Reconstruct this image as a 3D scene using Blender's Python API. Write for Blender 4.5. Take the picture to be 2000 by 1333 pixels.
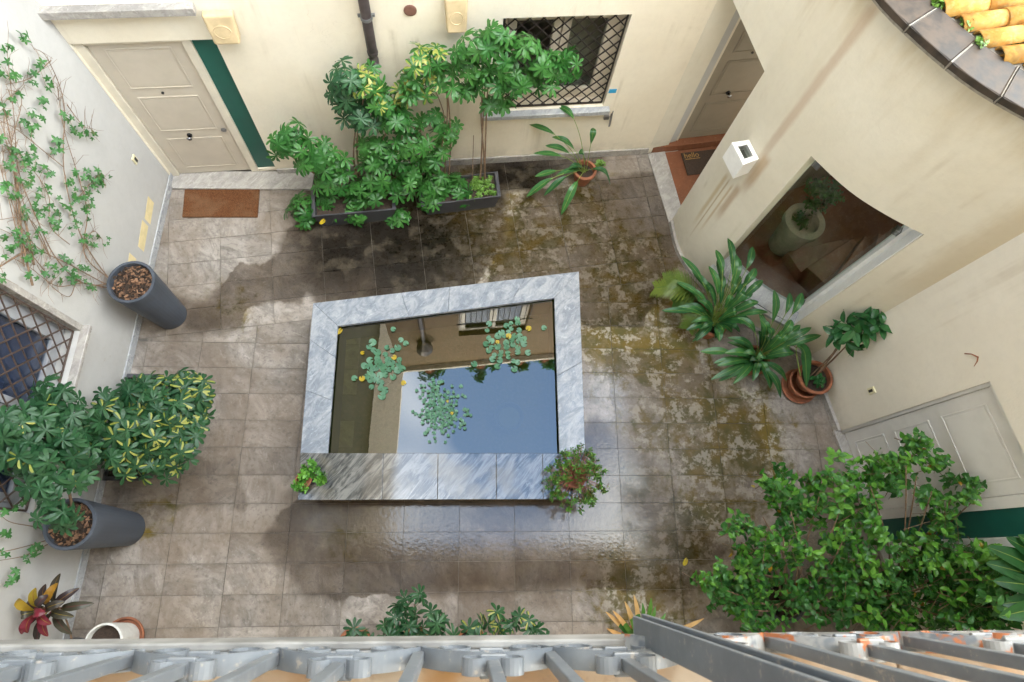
import bpy, math, random
from mathutils import Vector, Matrix

# ------------------------------------------------------------------ camera, sky, sun, exposure
scene = bpy.context.scene
for o in list(bpy.data.objects):
    bpy.data.objects.remove(o, do_unlink=True)
COL = scene.collection
HC = 6.8                                   # eye height above the paving (metres)
FPX, CX, CY = 1232.0, 1000.0, 666.5        # focal length and centre in units of a 2000 px wide frame


def nz(v):
    return v.normalized()


def camdir(px, py):
    return Vector((px - CX, -(py - CY), -FPX))


_Z = -nz(camdir(902, 1088))
_Y = camdir(998, -2935)
_Y = nz(_Y - _Z * _Y.dot(_Z))
_X = _Y.cross(_Z)
ROT = Matrix((_X, _Y, _Z))                 # camera space -> world

cam_d = bpy.data.cameras.new('camera')
cam_d.sensor_fit = 'HORIZONTAL'
cam_d.sensor_width = 36.0
cam_d.lens = 36.0 * FPX / 2000.0
cam_d.clip_start = 0.02
cam_d.clip_end = 500
cam_d.dof.use_dof = True
cam_d.dof.focus_distance = 6.6
cam_d.dof.aperture_fstop = 16.0
cam = bpy.data.objects.new('camera', cam_d)
cam.matrix_world = Matrix.Translation((0, 0, HC)) @ ROT.to_4x4()
COL.objects.link(cam)
scene.camera = cam

CLOUD_W = 21.17
SUN_EL, SUN_AZ = math.radians(42), math.radians(195)   # azimuth measured from +Y towards +X
world = bpy.data.worlds.new('World')
scene.world = world
world.use_nodes = True
world.cycles.sampling_method = 'MANUAL'
world.cycles.sample_map_resolution = 512
wn = world.node_tree
wn.nodes.clear()
w_out = wn.nodes.new('ShaderNodeOutputWorld')
w_bg = wn.nodes.new('ShaderNodeBackground')
w_sky = wn.nodes.new('ShaderNodeTexSky')
w_sky.sky_type = 'NISHITA'
w_sky.sun_disc = False
w_sky.sun_elevation = SUN_EL
w_sky.sun_rotation = SUN_AZ
w_sky.dust_density = 1.0
w_sky.air_density = 1.35
w_sky.ozone_density = 2.5
# broken white cloud over the whole dome, blue between
w_tc = wn.nodes.new('ShaderNodeTexCoord')
w_no = wn.nodes.new('ShaderNodeTexNoise')
w_no.noise_dimensions = '4D'
w_no.inputs['W'].default_value = CLOUD_W
w_no.inputs['Scale'].default_value = 2.0
w_no.inputs['Detail'].default_value = 3
w_no.inputs['Roughness'].default_value = 0.55
w_mr = wn.nodes.new('ShaderNodeMapRange')
w_mr.inputs[1].default_value = 0.355
w_mr.inputs[2].default_value = 0.62
w_mr.inputs[3].default_value = 0.0
w_mr.inputs[4].default_value = 0.90
w_mix = wn.nodes.new('ShaderNodeMix')
w_mix.data_type = 'RGBA'
w_mix.inputs[7].default_value = (11.0, 10.9, 10.8, 1)
wn.links.new(w_tc.outputs['Generated'], w_no.inputs['Vector'])
wn.links.new(w_no.outputs['Fac'], w_mr.inputs[0])
wn.links.new(w_mr.outputs[0], w_mix.inputs[0])
wn.links.new(w_sky.outputs[0], w_mix.inputs[6])
wn.links.new(w_mix.outputs[2], w_bg.inputs[0])
w_bg.inputs[1].default_value = 0.15
wn.links.new(w_bg.outputs[0], w_out.inputs[0])

sun_d = bpy.data.lights.new('sun', 'SUN')
sun_d.energy = 1.0
sun_d.angle = math.radians(15)
sun_d.color = (1.0, 0.94, 0.84)
sun = bpy.data.objects.new('sun', sun_d)
_sd = Vector((math.sin(SUN_AZ) * math.cos(SUN_EL), math.cos(SUN_AZ) * math.cos(SUN_EL), math.sin(SUN_EL)))
sun.rotation_euler = _sd.to_track_quat('Z', 'Y').to_euler()
sun.location = (0, 0, 30)
COL.objects.link(sun)

scene.view_settings.view_transform = 'Standard'
scene.view_settings.look = 'None'
scene.view_settings.gamma = 1.0
scene.view_settings.use_curve_mapping = False
scene.view_settings.exposure = 3.95
scene.view_settings.use_white_balance = True      # camera set for open shade
scene.view_settings.white_balance_temperature = 7000
scene.view_settings.white_balance_tint = 4
scene.render.engine = 'CYCLES'
scene.cycles.max_bounces = 6
scene.cycles.diffuse_bounces = 3
scene.cycles.glossy_bounces = 3
scene.cycles.transmission_bounces = 4
scene.cycles.transparent_max_bounces = 8

random.seed(11)
RND = random.Random(5)
PI = math.pi


# ------------------------------------------------------------------ measuring helpers
def ray(px, py):
    return ROT @ nz(camdir(px, py))


def fl(px, py, z=0.0):
    """a spot of the photograph, at height z above the paving"""
    d = ray(px, py)
    t = (z - HC) / d.z
    return Vector((d.x * t, d.y * t, z))


class Path:
    """a vertical wall face along a floor polyline; n points into the courtyard"""
    def __init__(self, pts, flip=False):
        self.p = [Vector((a[0], a[1])) for a in pts]
        self.flip = flip
        self.u = [0.0]
        for a, b in zip(self.p, self.p[1:]):
            self.u.append(self.u[-1] + (b - a).length)
        self.len = self.u[-1]

    def frame(self, u):
        i = 0
        while i < len(self.u) - 2 and u > self.u[i + 1]:
            i += 1
        a, b = self.p[i], self.p[i + 1]
        t = (b - a).normalized()
        pos = a + t * (u - self.u[i])
        if len(self.p) > 2:      # smooth normals along a curved face
            def seg(k):
                k = max(0, min(len(self.p) - 2, k))
                return (self.p[k + 1] - self.p[k]).normalized()
            f = (u - self.u[i]) / max(1e-6, self.u[i + 1] - self.u[i])
            tv = seg(i - 1) * max(0, .5 - f) + seg(i) * (1 - abs(f - .5)) + seg(i + 1) * max(0, f - .5)
            tv.normalize()
        else:
            tv = t
        n = Vector((tv.y, -tv.x))
        if self.flip:
            n = -n
        return pos, tv, n

    def pt(self, u, z, off=0.0):
        pos, t, n = self.frame(u)
        q = pos + n * off
        return Vector((q.x, q.y, z))

    def hit(self, px, py, off=0.0):
        """(u, z, point) where a line of sight meets the (straight) face moved out by off"""
        d = ray(px, py)
        pos, t, n = self.frame(0.01)
        a = self.p[0] + n * off
        k = (a.dot(n)) / (Vector((d.x, d.y)).dot(n))
        P = Vector((d.x * k, d.y * k, HC + d.z * k))
        return (Vector((P.x, P.y)) - a).dot(t), P.z, P


BACK = Path([(-3.51, 4.268), (2.27, 4.951)])
LEFT = Path([(-3.67, -1.2), (-3.55, 4.30)])
RIGHT = Path([(4.0, 2.22), (4.73, -1.02)], flip=True)
if RIGHT.frame(.1)[2].x > 0:
    RIGHT.flip = not RIGHT.flip
if BACK.frame(.1)[2].y > 0:
    BACK.flip = not BACK.flip
if LEFT.frame(.1)[2].x < 0:
    LEFT.flip = not LEFT.flip


def catmull(pts, n=6):
    out = []
    P = [Vector(p) for p in pts]
    for i in range(len(P) - 1):
        a = P[max(0, i - 1)]; b = P[i]; c = P[i + 1]; d = P[min(len(P) - 1, i + 2)]
        for k in range(n):
            t = k / n
            out.append(0.5 * ((2 * b) + (c - a) * t + (2 * a - 5 * b + 4 * c - d) * t * t + (3 * b - a - 3 * c + d) * t ** 3))
    out.append(P[-1])
    return out


TOWER_PTS = [(2.27, 4.951), (2.51, 3.97)] + [tuple(v) for v in catmull(
    [(2.51, 3.97), (2.54, 3.64), (2.63, 3.38), (2.80, 3.12), (3.06, 2.81), (3.33, 2.60), (3.62, 2.43), (4.0, 2.22)], 5)][1:]
TOWER = Path(TOWER_PTS)
if TOWER.frame(2.2)[2].x > 0:
    TOWER.flip = not TOWER.flip


def tower_u(x, y):
    best = (9e9, 0)
    k = 0.0
    while k < TOWER.len:
        p = TOWER.pt(k, 0)
        d = (p.x - x) ** 2 + (p.y - y) ** 2
        if d < best[0]:
            best = (d, k)
        k += 0.01
    return best[1]


def tower_hit(px, py, off=0.0):
    best = (9e9, 0, 0)
    k = 0.0
    while k < TOWER.len:
        p = TOWER.pt(k, 0, off)
        d = ray(px, py)
        t = (d.x * p.x + d.y * p.y) / (d.x ** 2 + d.y ** 2)
        e = (d.x * t - p.x) ** 2 + (d.y * t - p.y) ** 2
        if e < best[0]:
            best = (e, k, HC + d.z * t)
        k += 0.01
    return best[1], best[2]


# ------------------------------------------------------------------ mesh helpers
class MB:
    def __init__(self):
        self.v = []
        self.f = []
        self.mi = []
        self.m = 0

    def quad(self, *idx):
        self.f.append(tuple(idx))
        self.mi.append(self.m)

    def add(self, verts, faces):
        b = len(self.v)
        self.v += [tuple(v) for v in verts]
        for f in faces:
            self.f.append(tuple(b + i for i in f))
            self.mi.append(self.m)
        return b

    def hexa(self, c):
        """eight corners: bottom ring then top ring"""
        self.add(c, [(3, 2, 1, 0), (4, 5, 6, 7), (0, 1, 5, 4), (1, 2, 6, 5), (2, 3, 7, 6), (3, 0, 4, 7)])

    def box(self, x0, x1, y0, y1, z0, z1):
        self.hexa([(x0, y0, z0), (x1, y0, z0), (x1, y1, z0), (x0, y1, z0),
                   (x0, y0, z1), (x1, y0, z1), (x1, y1, z1), (x0, y1, z1)])

    def wbox(self, W, u0, u1, z0, z1, o0, o1):
        self.hexa([W.pt(u0, z0, o0), W.pt(u1, z0, o0), W.pt(u1, z0, o1), W.pt(u0, z0, o1),
                   W.pt(u0, z1, o0), W.pt(u1, z1, o0), W.pt(u1, z1, o1), W.pt(u0, z1, o1)])

    def wstrip(self, W, u0, u1, z0, z1, o0, o1, n=14):
        """a strip that follows a curved face"""
        us = [u0 + (u1 - u0) * k / n for k in range(n + 1)]
        b = len(self.v)
        for u in us:
            self.v += [tuple(W.pt(u, z0, o0)), tuple(W.pt(u, z0, o1)), tuple(W.pt(u, z1, o1)), tuple(W.pt(u, z1, o0))]
        for k in range(n):
            p, q = b + 4 * k, b + 4 * k + 4
            for j in range(4):
                self.quad(p + j, p + (j + 1) % 4, q + (j + 1) % 4, q + j)
        self.quad(b, b + 1, b + 2, b + 3)
        e = b + 4 * n
        self.quad(e + 3, e + 2, e + 1, e)

    def tube(self, pts, r, n=6, cap=True):
        P = [Vector(p) for p in pts]
        if not hasattr(r, '__len__'):
            r = [r] * len(P)
        b = len(self.v)
        up = Vector((0.13, 0.21, 1)).normalized()
        for i, p in enumerate(P):
            t = (P[min(i + 1, len(P) - 1)] - P[max(i - 1, 0)])
            t = t.normalized() if t.length > 1e-9 else Vector((0, 0, 1))
            s = t.cross(up)
            s = s.normalized() if s.length > 1e-4 else Vector((1, 0, 0))
            w = s.cross(t)
            for k in range(n):
                a = 2 * PI * (k + .5) / n
                self.v.append(tuple(p + (s * math.cos(a) + w * math.sin(a)) * r[i]))
        for i in range(len(P) - 1):
            for k in range(n):
                self.quad(b + i * n + k, b + i * n + (k + 1) % n, b + (i + 1) * n + (k + 1) % n, b + (i + 1) * n + k)
        if cap:
            self.quad(*[b + k for k in range(n)][::-1])
            self.quad(*[b + (len(P) - 1) * n + k for k in range(n)])

    def lathe(self, prof, c=(0, 0, 0), n=28, close=False):
        b = len(self.v)
        for (r, z) in prof:
            for k in range(n):
                a = 2 * PI * k / n
                self.v.append((c[0] + r * math.cos(a), c[1] + r * math.sin(a), c[2] + z))
        for i in range(len(prof) - 1):
            for k in range(n):
                self.quad(b + i * n + k, b + i * n + (k + 1) % n, b + (i + 1) * n + (k + 1) % n, b + (i + 1) * n + k)
        if close:
            self.quad(*[b + k for k in range(n)][::-1])

    def poly_prism(self, pts, z0, z1):
        n = len(pts)
        area = sum(pts[i][0] * pts[(i + 1) % n][1] - pts[(i + 1) % n][0] * pts[i][1] for i in range(n))
        if area < 0:
            pts = pts[::-1]
        b = len(self.v)
        self.v += [(p[0], p[1], z0) for p in pts] + [(p[0], p[1], z1) for p in pts]
        self.quad(*[b + i for i in range(n)][::-1])
        self.quad(*[b + n + i for i in range(n)])
        for i in range(n):
            j = (i + 1) % n
            self.quad(b + i, b + j, b + n + j, b + n + i)

    def mesh(self, name, mats, smooth=False):
        me = bpy.data.meshes.new(name)
        me.from_pydata(self.v, [], self.f)
        if not isinstance(mats, (list, tuple)):
            mats = [mats]
        for m in mats:
            me.materials.append(m)
        for p, i in zip(me.polygons, self.mi):
            p.material_index = min(i, len(mats) - 1)
            p.use_smooth = smooth
        me.update()
        return me


def bevel(o, w=0.004, seg=2, angle=40):
    m = o.modifiers.new('bevel', 'BEVEL')
    m.width = w
    m.segments = seg
    m.limit_method = 'ANGLE'
    m.angle_limit = math.radians(angle)
    return o


def obj(name, data, mats=None, parent=None, smooth=False, bev=0.0):
    """link one mesh object; data is an MB in world coordinates or a finished mesh"""
    me = data.mesh(name, mats, smooth) if isinstance(data, MB) else data
    o = bpy.data.objects.new(name, me)
    COL.objects.link(o)
    if parent is not None:
        o.parent = parent
        if isinstance(data, MB):
            if parent.parent is None:
                o.location = -parent.location
            # a sub-part shares its part's shift: no move of its own
    if bev:
        bevel(o, bev)
    return o


def leafobj(name, me, loc, rot, scale, parent):
    o = bpy.data.objects.new(name, me)
    COL.objects.link(o)
    o.parent = parent
    o.location = Vector(loc) - parent.location
    o.rotation_mode = 'QUATERNION'
    o.rotation_quaternion = rot
    o.scale = (scale,) * 3 if not hasattr(scale, '__len__') else scale
    return o


def thing(name, label, cat, loc=(0, 0, 0), group=None):
    o = bpy.data.objects.new(name, None)
    o.empty_display_size = 0.1
    COL.objects.link(o)
    o.location = loc
    tag(o, label, cat, group)
    return o


def tag(o, label=None, cat=None, group=None, kind=None):
    if label: o['label'] = label
    if cat: o['category'] = cat
    if group: o['group'] = group
    if kind: o['kind'] = kind
    return o


# ------------------------------------------------------------------ material helpers
class NT:
    def __init__(self, name):
        self.mat = bpy.data.materials.new(name)
        self.mat.use_nodes = True
        self.t = self.mat.node_tree
        self.t.nodes.clear()
        self.out = self.t.nodes.new('ShaderNodeOutputMaterial')

    def n(self, typ, **kw):
        nd = self.t.nodes.new(typ)
        for k, v in kw.items():
            setattr(nd, k, v)
        return nd

    def set(self, sock, val):
        if isinstance(val, bpy.types.NodeSocket):
            self.t.links.new(val, sock)
        elif val is not None:
            if hasattr(val, '__len__') and sock.type == 'RGBA' and len(val) == 3:
                val = (*val, 1)
            sock.default_value = val

    def math(self, op, a, b=None, c=None, clamp=False):
        nd = self.n('ShaderNodeMath', operation=op, use_clamp=clamp)
        self.set(nd.inputs[0], a)
        if b is not None: self.set(nd.inputs[1], b)
        if c is not None: self.set(nd.inputs[2], c)
        return nd.outputs[0]

    def ramp(self, x, a, b, c=0.0, d=1.0, smooth=True):
        nd = self.n('ShaderNodeMapRange')
        nd.interpolation_type = 'SMOOTHSTEP' if smooth else 'LINEAR'
        for i, v in enumerate((x, a, b, c, d)):
            self.set(nd.inputs[i], v)
        return nd.outputs[0]

    def mix(self, f, a, b, blend='MIX'):
        nd = self.n('ShaderNodeMix', data_type='RGBA', blend_type=blend)
        self.set(nd.inputs[0], f)
        self.set(nd.inputs[6], a)
        self.set(nd.inputs[7], b)
        return nd.outputs[2]

    def noise(self, vec, scale, detail=4, rough=.55, dist=0.0, out='Fac'):
        nd = self.n('ShaderNodeTexNoise')
        if vec is not None: self.set(nd.inputs['Vector'], vec)
        nd.inputs['Scale'].default_value = scale
        nd.inputs['Detail'].default_value = min(detail, 3.4)
        nd.inputs['Roughness'].default_value = rough
        nd.inputs['Distortion'].default_value = dist
        return nd.outputs[out]

    def mapping(self, vec, scale=(1, 1, 1), rot=(0, 0, 0), loc=(0, 0, 0)):
        nd = self.n('ShaderNodeMapping')
        self.set(nd.inputs[0], vec)
        nd.inputs[1].default_value = loc
        nd.inputs[2].default_value = rot
        nd.inputs[3].default_value = scale
        return nd.outputs[0]

    def pos(self):
        return self.n('ShaderNodeNewGeometry').outputs['Position']

    def objpos(self):
        return self.n('ShaderNodeTexCoord').outputs['Object']

    def gen(self):
        return self.n('ShaderNodeTexCoord').outputs['Generated']

    def rnd(self):
        return self.n('ShaderNodeObjectInfo').outputs['Random']

    def attr(self, name):
        return self.n('ShaderNodeAttribute', attribute_name=name).outputs['Fac']

    def sep(self, v):
        nd = self.n('ShaderNodeSeparateXYZ')
        self.set(nd.inputs[0], v)
        return nd.outputs

    def comb(self, x, y, z):
        nd = self.n('ShaderNodeCombineXYZ')
        for i, v in enumerate((x, y, z)):
            self.set(nd.inputs[i], v)
        return nd.outputs[0]

    def bump(self, h, strength=.3, dist=.01, normal=None):
        nd = self.n('ShaderNodeBump')
        nd.inputs['Strength'].default_value = strength
        nd.inputs['Distance'].default_value = dist
        self.set(nd.inputs['Height'], h)
        if normal is not None: self.set(nd.inputs['Normal'], normal)
        return nd.outputs[0]

    def pbr(self, color, rough=.6, normal=None, spec=.5, metal=0.0, ior=None, coat=None, coat_rough=None):
        p = self.n('ShaderNodeBsdfPrincipled')
        self.set(p.inputs['Base Color'], color)
        self.set(p.inputs['Roughness'], rough)
        self.set(p.inputs['Specular IOR Level'], spec)
        self.set(p.inputs['Metallic'], metal)
        if ior is not None: self.set(p.inputs['IOR'], ior)
        if coat is not None: self.set(p.inputs['Coat Weight'], coat)
        if coat_rough is not None: self.set(p.inputs['Coat Roughness'], coat_rough)
        if normal is not None: self.set(p.inputs['Normal'], normal)
        return p.outputs[0]

    def done(self, shader):
        self.t.links.new(shader, self.out.inputs[0])
        return self.mat


def streak(N, P, x0, y0, width, z0, z1, col_noise):
    """strength of a run-down stain on a wall: narrow in plan, running from z1 (top) to z0"""
    s = N.sep(P)
    dx = N.math('SUBTRACT', s[0], x0)
    dy = N.math('SUBTRACT', s[1], y0)
    d = N.math('SQRT', N.math('ADD', N.math('MULTIPLY', dx, dx), N.math('MULTIPLY', dy, dy)))
    w = N.math('MULTIPLY', N.math('ADD', col_noise, 0.35), width)
    a = N.ramp(N.math('DIVIDE', d, w), 0.2, 1.0, 1.0, 0.0)
    b = N.math('MULTIPLY', N.ramp(s[2], z0, z0 + (z1 - z0) * .45), N.ramp(s[2], z1 - .12, z1, 1.0, 0.0))
    return N.math('MULTIPLY', a, b)


def plaster(name, c1, c2, stain=(.36, .29, .19), stain_amt=.25, streaks=(), rough=.85, top=0.0):
    N = NT(name)
    P = N.pos()
    big = N.noise(P, .9, 5, .6)
    fine = N.noise(P, 14, 6, .65)
    col = N.mix(N.ramp(big, .32, .68), c1, c2)
    col = N.mix(N.math('MULTIPLY', N.ramp(fine, .35, .75), .12), col, tuple(x * .72 for x in c1))
    # weather runs: noise drawn out vertically
    run = N.noise(N.mapping(P, (5, 5, .28)), 1.6, 6, .62)
    blot = N.noise(P, 1.7, 6, .6, .6)
    m = N.math('MULTIPLY', N.ramp(run, .50, .78), N.ramp(blot, .42, .68))
    col = N.mix(N.math('MULTIPLY', m, stain_amt), col, stain)
    # splash dirt near the paving
    sz = N.sep(P)[2]
    low = N.math('MULTIPLY', N.ramp(sz, 0.0, .42, 1, 0), N.ramp(N.noise(P, 3.5, 6, .65), .30, .72))
    col = N.mix(N.math('MULTIPLY', low, .42), col, (.30, .27, .21))
    hair = N.noise(N.mapping(P, (1, 1, .8)), 2.4, 3, .5, 1.2)
    crack = N.ramp(N.math('ABSOLUTE', N.math('SUBTRACT', hair, .5)), .0, .004, 1, 0)
    crack = N.math('MULTIPLY', crack, N.ramp(N.noise(P, .8, 2), .58, .7))
    col = N.mix(N.math('MULTIPLY', crack, .35), col, (.33, .25, .17))
    if top:
        tf = N.math('MULTIPLY', N.ramp(sz, top - .55, top), N.ramp(N.noise(N.mapping(P, (4, 4, .9)), 1.6, 6, .6), .38, .7))
        col = N.mix(N.math('MULTIPLY', tf, .5), col, (.46, .36, .19))
    for (x0, y0, w, z0, z1, amt, sc) in streaks:
        f = streak(N, P, x0, y0, w, z0, z1, N.noise(N.mapping(P, (3, 3, 1)), 3.0, 5, .6))
        col = N.mix(N.math('MULTIPLY', f, amt), col, sc)
    b = N.bump(N.noise(P, 38, 3, .65), .28, .008)
    return N.done(N.pbr(col, rough, b, .25))


def simple(name, col, rough=.5, var=.12, metal=0.0, spec=.5, scale=12, bump=.1, coat=None):
    N = NT(name)
    P = N.objpos()
    f = N.noise(P, scale, 5, .6)
    c = N.mix(N.ramp(f, .3, .7), tuple(x * (1 - var) for x in col), tuple(min(1, x * (1 + var)) for x in col))
    c = N.mix(N.math('MULTIPLY', N.ramp(N.noise(P, scale * .3, 4, .6), .5, .75), var), c, tuple(x * .6 for x in col))
    r = N.ramp(f, .2, .8, max(.02, rough - .08), min(1, rough + .12))
    return N.done(N.pbr(c, r, N.bump(f, bump, .004), spec, metal, coat=coat))


# ------------------------------------------------------------------ materials
_lu = tower_hit(1447, 330)[0]
_lq = [TOWER.pt(_lu + d, 0) for d in (-.09, -.03, .04, .11, .16)]
_s1u, _s1z = tower_hit(1500, 290)
_sp = TOWER.pt(_s1u, 0)
RUST = (.40, .25, .13)
M = {}
M['cream'] = plaster('cream_plaster', (.74, .665, .54), (.79, .725, .605), stain_amt=.6)
M['tower'] = plaster('tower_plaster', (.655, .61, .51), (.70, .66, .57), stain_amt=.35, streaks=[
    (_sp.x, _sp.y, .07, 1.55, 3.86, .55, (.42, .29, .20)),
    (_lq[0].x, _lq[0].y, .045, .45, 1.62, .55, (.46, .33, .15)), (_lq[1].x, _lq[1].y, .018, .25, 1.62, .6, (.36, .25, .12)),
    (_lq[2].x, _lq[2].y, .026, .55, 1.62, .55, (.42, .28, .13)), (_lq[3].x, _lq[3].y, .070, .95, 1.70, .6, (.36, .22, .12)),
    (_lq[4].x, _lq[4].y, .085, 1.55, 2.25, .6, RUST), (3.98, 2.23, .34, 1.2, 3.8, .42, (.42, .30, .14)),
    (3.2, 2.72, .10, 2.75, 3.86, .18, (.45, .38, .26)), (2.62, 3.5, .12, 2.3, 3.86, .16, (.45, .38, .26))], top=3.86)
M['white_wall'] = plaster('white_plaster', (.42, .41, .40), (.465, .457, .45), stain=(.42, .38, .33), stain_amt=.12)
M['right_wall'] = plaster('warm_plaster', (.70, .65, .57), (.75, .705, .63), stain_amt=.3)
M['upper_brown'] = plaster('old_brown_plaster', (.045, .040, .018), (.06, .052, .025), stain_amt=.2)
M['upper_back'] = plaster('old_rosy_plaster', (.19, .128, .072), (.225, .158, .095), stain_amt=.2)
M['grey_reveal'] = plaster('grey_white_plaster', (.43, .43, .44), (.48, .48, .49), stain_amt=.1)  # grey blue light on the porch side face, put into its colour
M['ceiling'] = simple('soffit_paint', (.62, .56, .47), .9)
M['door'] = simple('cream_door_paint', (.54, .48, .40), .38, .05, spec=.4, scale=4, bump=.03)
M['door_taupe'] = simple('taupe_door_paint', (.27, .235, .185), .4, .06, spec=.4, scale=4, bump=.03)  # porch door: shade of the deep recess darkens the paint colour
M['door_grey'] = simple('grey_door_paint', (.62, .605, .59), .38, .05, spec=.4, scale=4, bump=.03)
M['frame'] = simple('cream_frame_paint', (.66, .60, .50), .42, .06, scale=5, bump=.03)
M['green'] = simple('dark_green_panel', (.012, .095, .075), .35, .12, scale=3, bump=.03)
M['iron'] = simple('dark_iron', (.045, .036, .033), .45, .3, .6, scale=30)
M['rust_iron'] = simple('brown_iron', (.10, .068, .055), .5, .3, .3, scale=30)
M['chrome'] = simple('chrome', (.35, .36, .38), .18, .1, 1.0)
M['black'] = simple('black_plastic', (.015, .015, .016), .35, .2)
M['ivory'] = simple('ivory_plastic', (.62, .57, .38), .4, .08)
M['lamp_white'] = simple('white_lamp_enamel', (.82, .82, .82), .35, .04)
M['terracotta'] = simple('terracotta', (.27, .098, .05), .8, .25, scale=9, bump=.3)
M['terra_vent'] = simple('beige_clay_vent', (.52, .40, .24), .55, .14, scale=7, bump=.3)
M['pot_grey'] = simple('slate_blue_pot', (.055, .065, .085), .55, .2, scale=6, bump=.15)
M['trough'] = simple('charcoal_trough', (.045, .045, .052), .5, .22, scale=8, bump=.15)
M['pot_white'] = simple('white_pot', (.62, .62, .60), .5, .1)
M['soil'] = simple('potting_soil', (.035, .022, .015), .95, .5, scale=60, bump=1.0)
M['bark'] = simple('bark_chips', (.10, .052, .030), .9, .6, scale=40, bump=.8)
M['stem'] = simple('woody_stem', (.19, .12, .075), .8, .3, scale=30, bump=.4)
M['green_stem'] = simple('green_stem', (.10, .15, .05), .6, .3, scale=20)
M['copper'] = simple('old_copper_pipe', (.075, .06, .06), .45, .45, .55, scale=6, bump=.3)
M['slate'] = simple('slate_coping', (.034, .024, .017), .6, .75, scale=9, bump=.6)
M['plate'] = simple('brown_cover_plate', (.16, .075, .055), .6, .3)
M['mortar'] = simple('mortar', (.34, .31, .27), .9, .2, scale=25)
M['blue_blind'] = simple('blue_grey_blind', (.25, .27, .34), .8, .12, scale=3)
M['grey_frame'] = simple('blue_grey_frame_paint', (.34, .35, .38), .45, .08, scale=5)
M['dark_room'] = simple('dark_room_wall', (.20, .19, .17), .9, .1)
M['inner_grey'] = simple('stairwell_plaster', (.36, .325, .275), .9, .14, scale=3)
M['tape_blue'] = simple('blue_tape', (.03, .33, .60), .5, .05)
M['masking'] = simple('yellowed_patch', (.64, .53, .30), .8, .08)
M['galv'] = simple('galvanised_steel', (.26, .26, .27), .35, .2, .8)


def m_marble(name, base, vein, wet=False, stain=None):
    N = NT(name)
    P = N.objpos()
    r = N.rnd()
    P2 = N.n('ShaderNodeVectorMath', operation='ADD')
    N.set(P2.inputs[0], N.mapping(P, (1, 1, 1), (0, 0, -.9)))
    N.set(P2.inputs[1], N.comb(N.math('MULTIPLY', r, 7.0), N.math('MULTIPLY', r, 3.0), 0.0))
    V = P2.outputs[0]
    a = N.noise(N.mapping(V, (1.1, 6.0, 2) if wet else (1.2, 2.6, 2)), 2.4, 8, .70, 1.2 if wet else 1.8)
    b = N.noise(V, 9, 7, .7, .8)
    c = N.noise(N.mapping(V, (1.4, 9.0, 2) if wet else (1.6, 4.5, 2)), 2.8, 8, .7, 1.6 if wet else 3.0)
    col = N.mix(N.ramp(a, .36, .64), vein, base)
    col = N.mix(N.math('MULTIPLY', N.ramp(b, .45, .7), .35), col, tuple(x * .6 for x in vein))
    col = N.mix(N.math('MULTIPLY', N.ramp(c, .56, .70), .75), col, tuple(min(1, x * 1.25) for x in base))
    if stain:
        col = N.mix(N.math('MULTIPLY', N.ramp(N.noise(P, 2.0, 5, .6), .52, .68), .55), col, stain)
    rough = N.ramp(b, .3, .7, .04, .10) if wet else N.ramp(b, .3, .7, .22, .38)
    return N.done(N.pbr(col, rough, N.bump(b, .05, .003), .5, ior=1.62 if wet else 1.45))


M['marble'] = m_marble('pale_veined_marble', (.295, .315, .35), (.165, .19, .232))
M['marble_wet'] = m_marble('wet_veined_marble', (.17, .172, .176), (.022, .026, .034), wet=True, stain=(.16, .135, .09))
M['sill_marble'] = m_marble('grey_sill_marble', (.42, .425, .435), (.32, .33, .35))
M['step_marble'] = m_marble('grey_step_marble', (.40, .375, .35), (.30, .28, .265))


def m_red():
    N = NT('red_breccia_marble')
    P = N.pos()
    v = N.n('ShaderNodeTexVoronoi')
    N.set(v.inputs['Vector'], P)
    v.inputs['Scale'].default_value = 26
    a = N.noise(P, 7, 8, .7, .6)
    col = N.mix(N.ramp(a, .35, .65), (.13, .028, .014), (.24, .068, .032))
    col = N.mix(N.math('MULTIPLY', N.ramp(v.outputs['Distance'], .02, .30), .3), (.20, .09, .05), col)
    col = N.mix(N.math('MULTIPLY', N.ramp(N.noise(P, 24, 4, .7), .56, .72), .5), col, (.32, .16, .10))
    return N.done(N.pbr(col, .22, None, .5))


M['red_marble'] = m_red()


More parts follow.
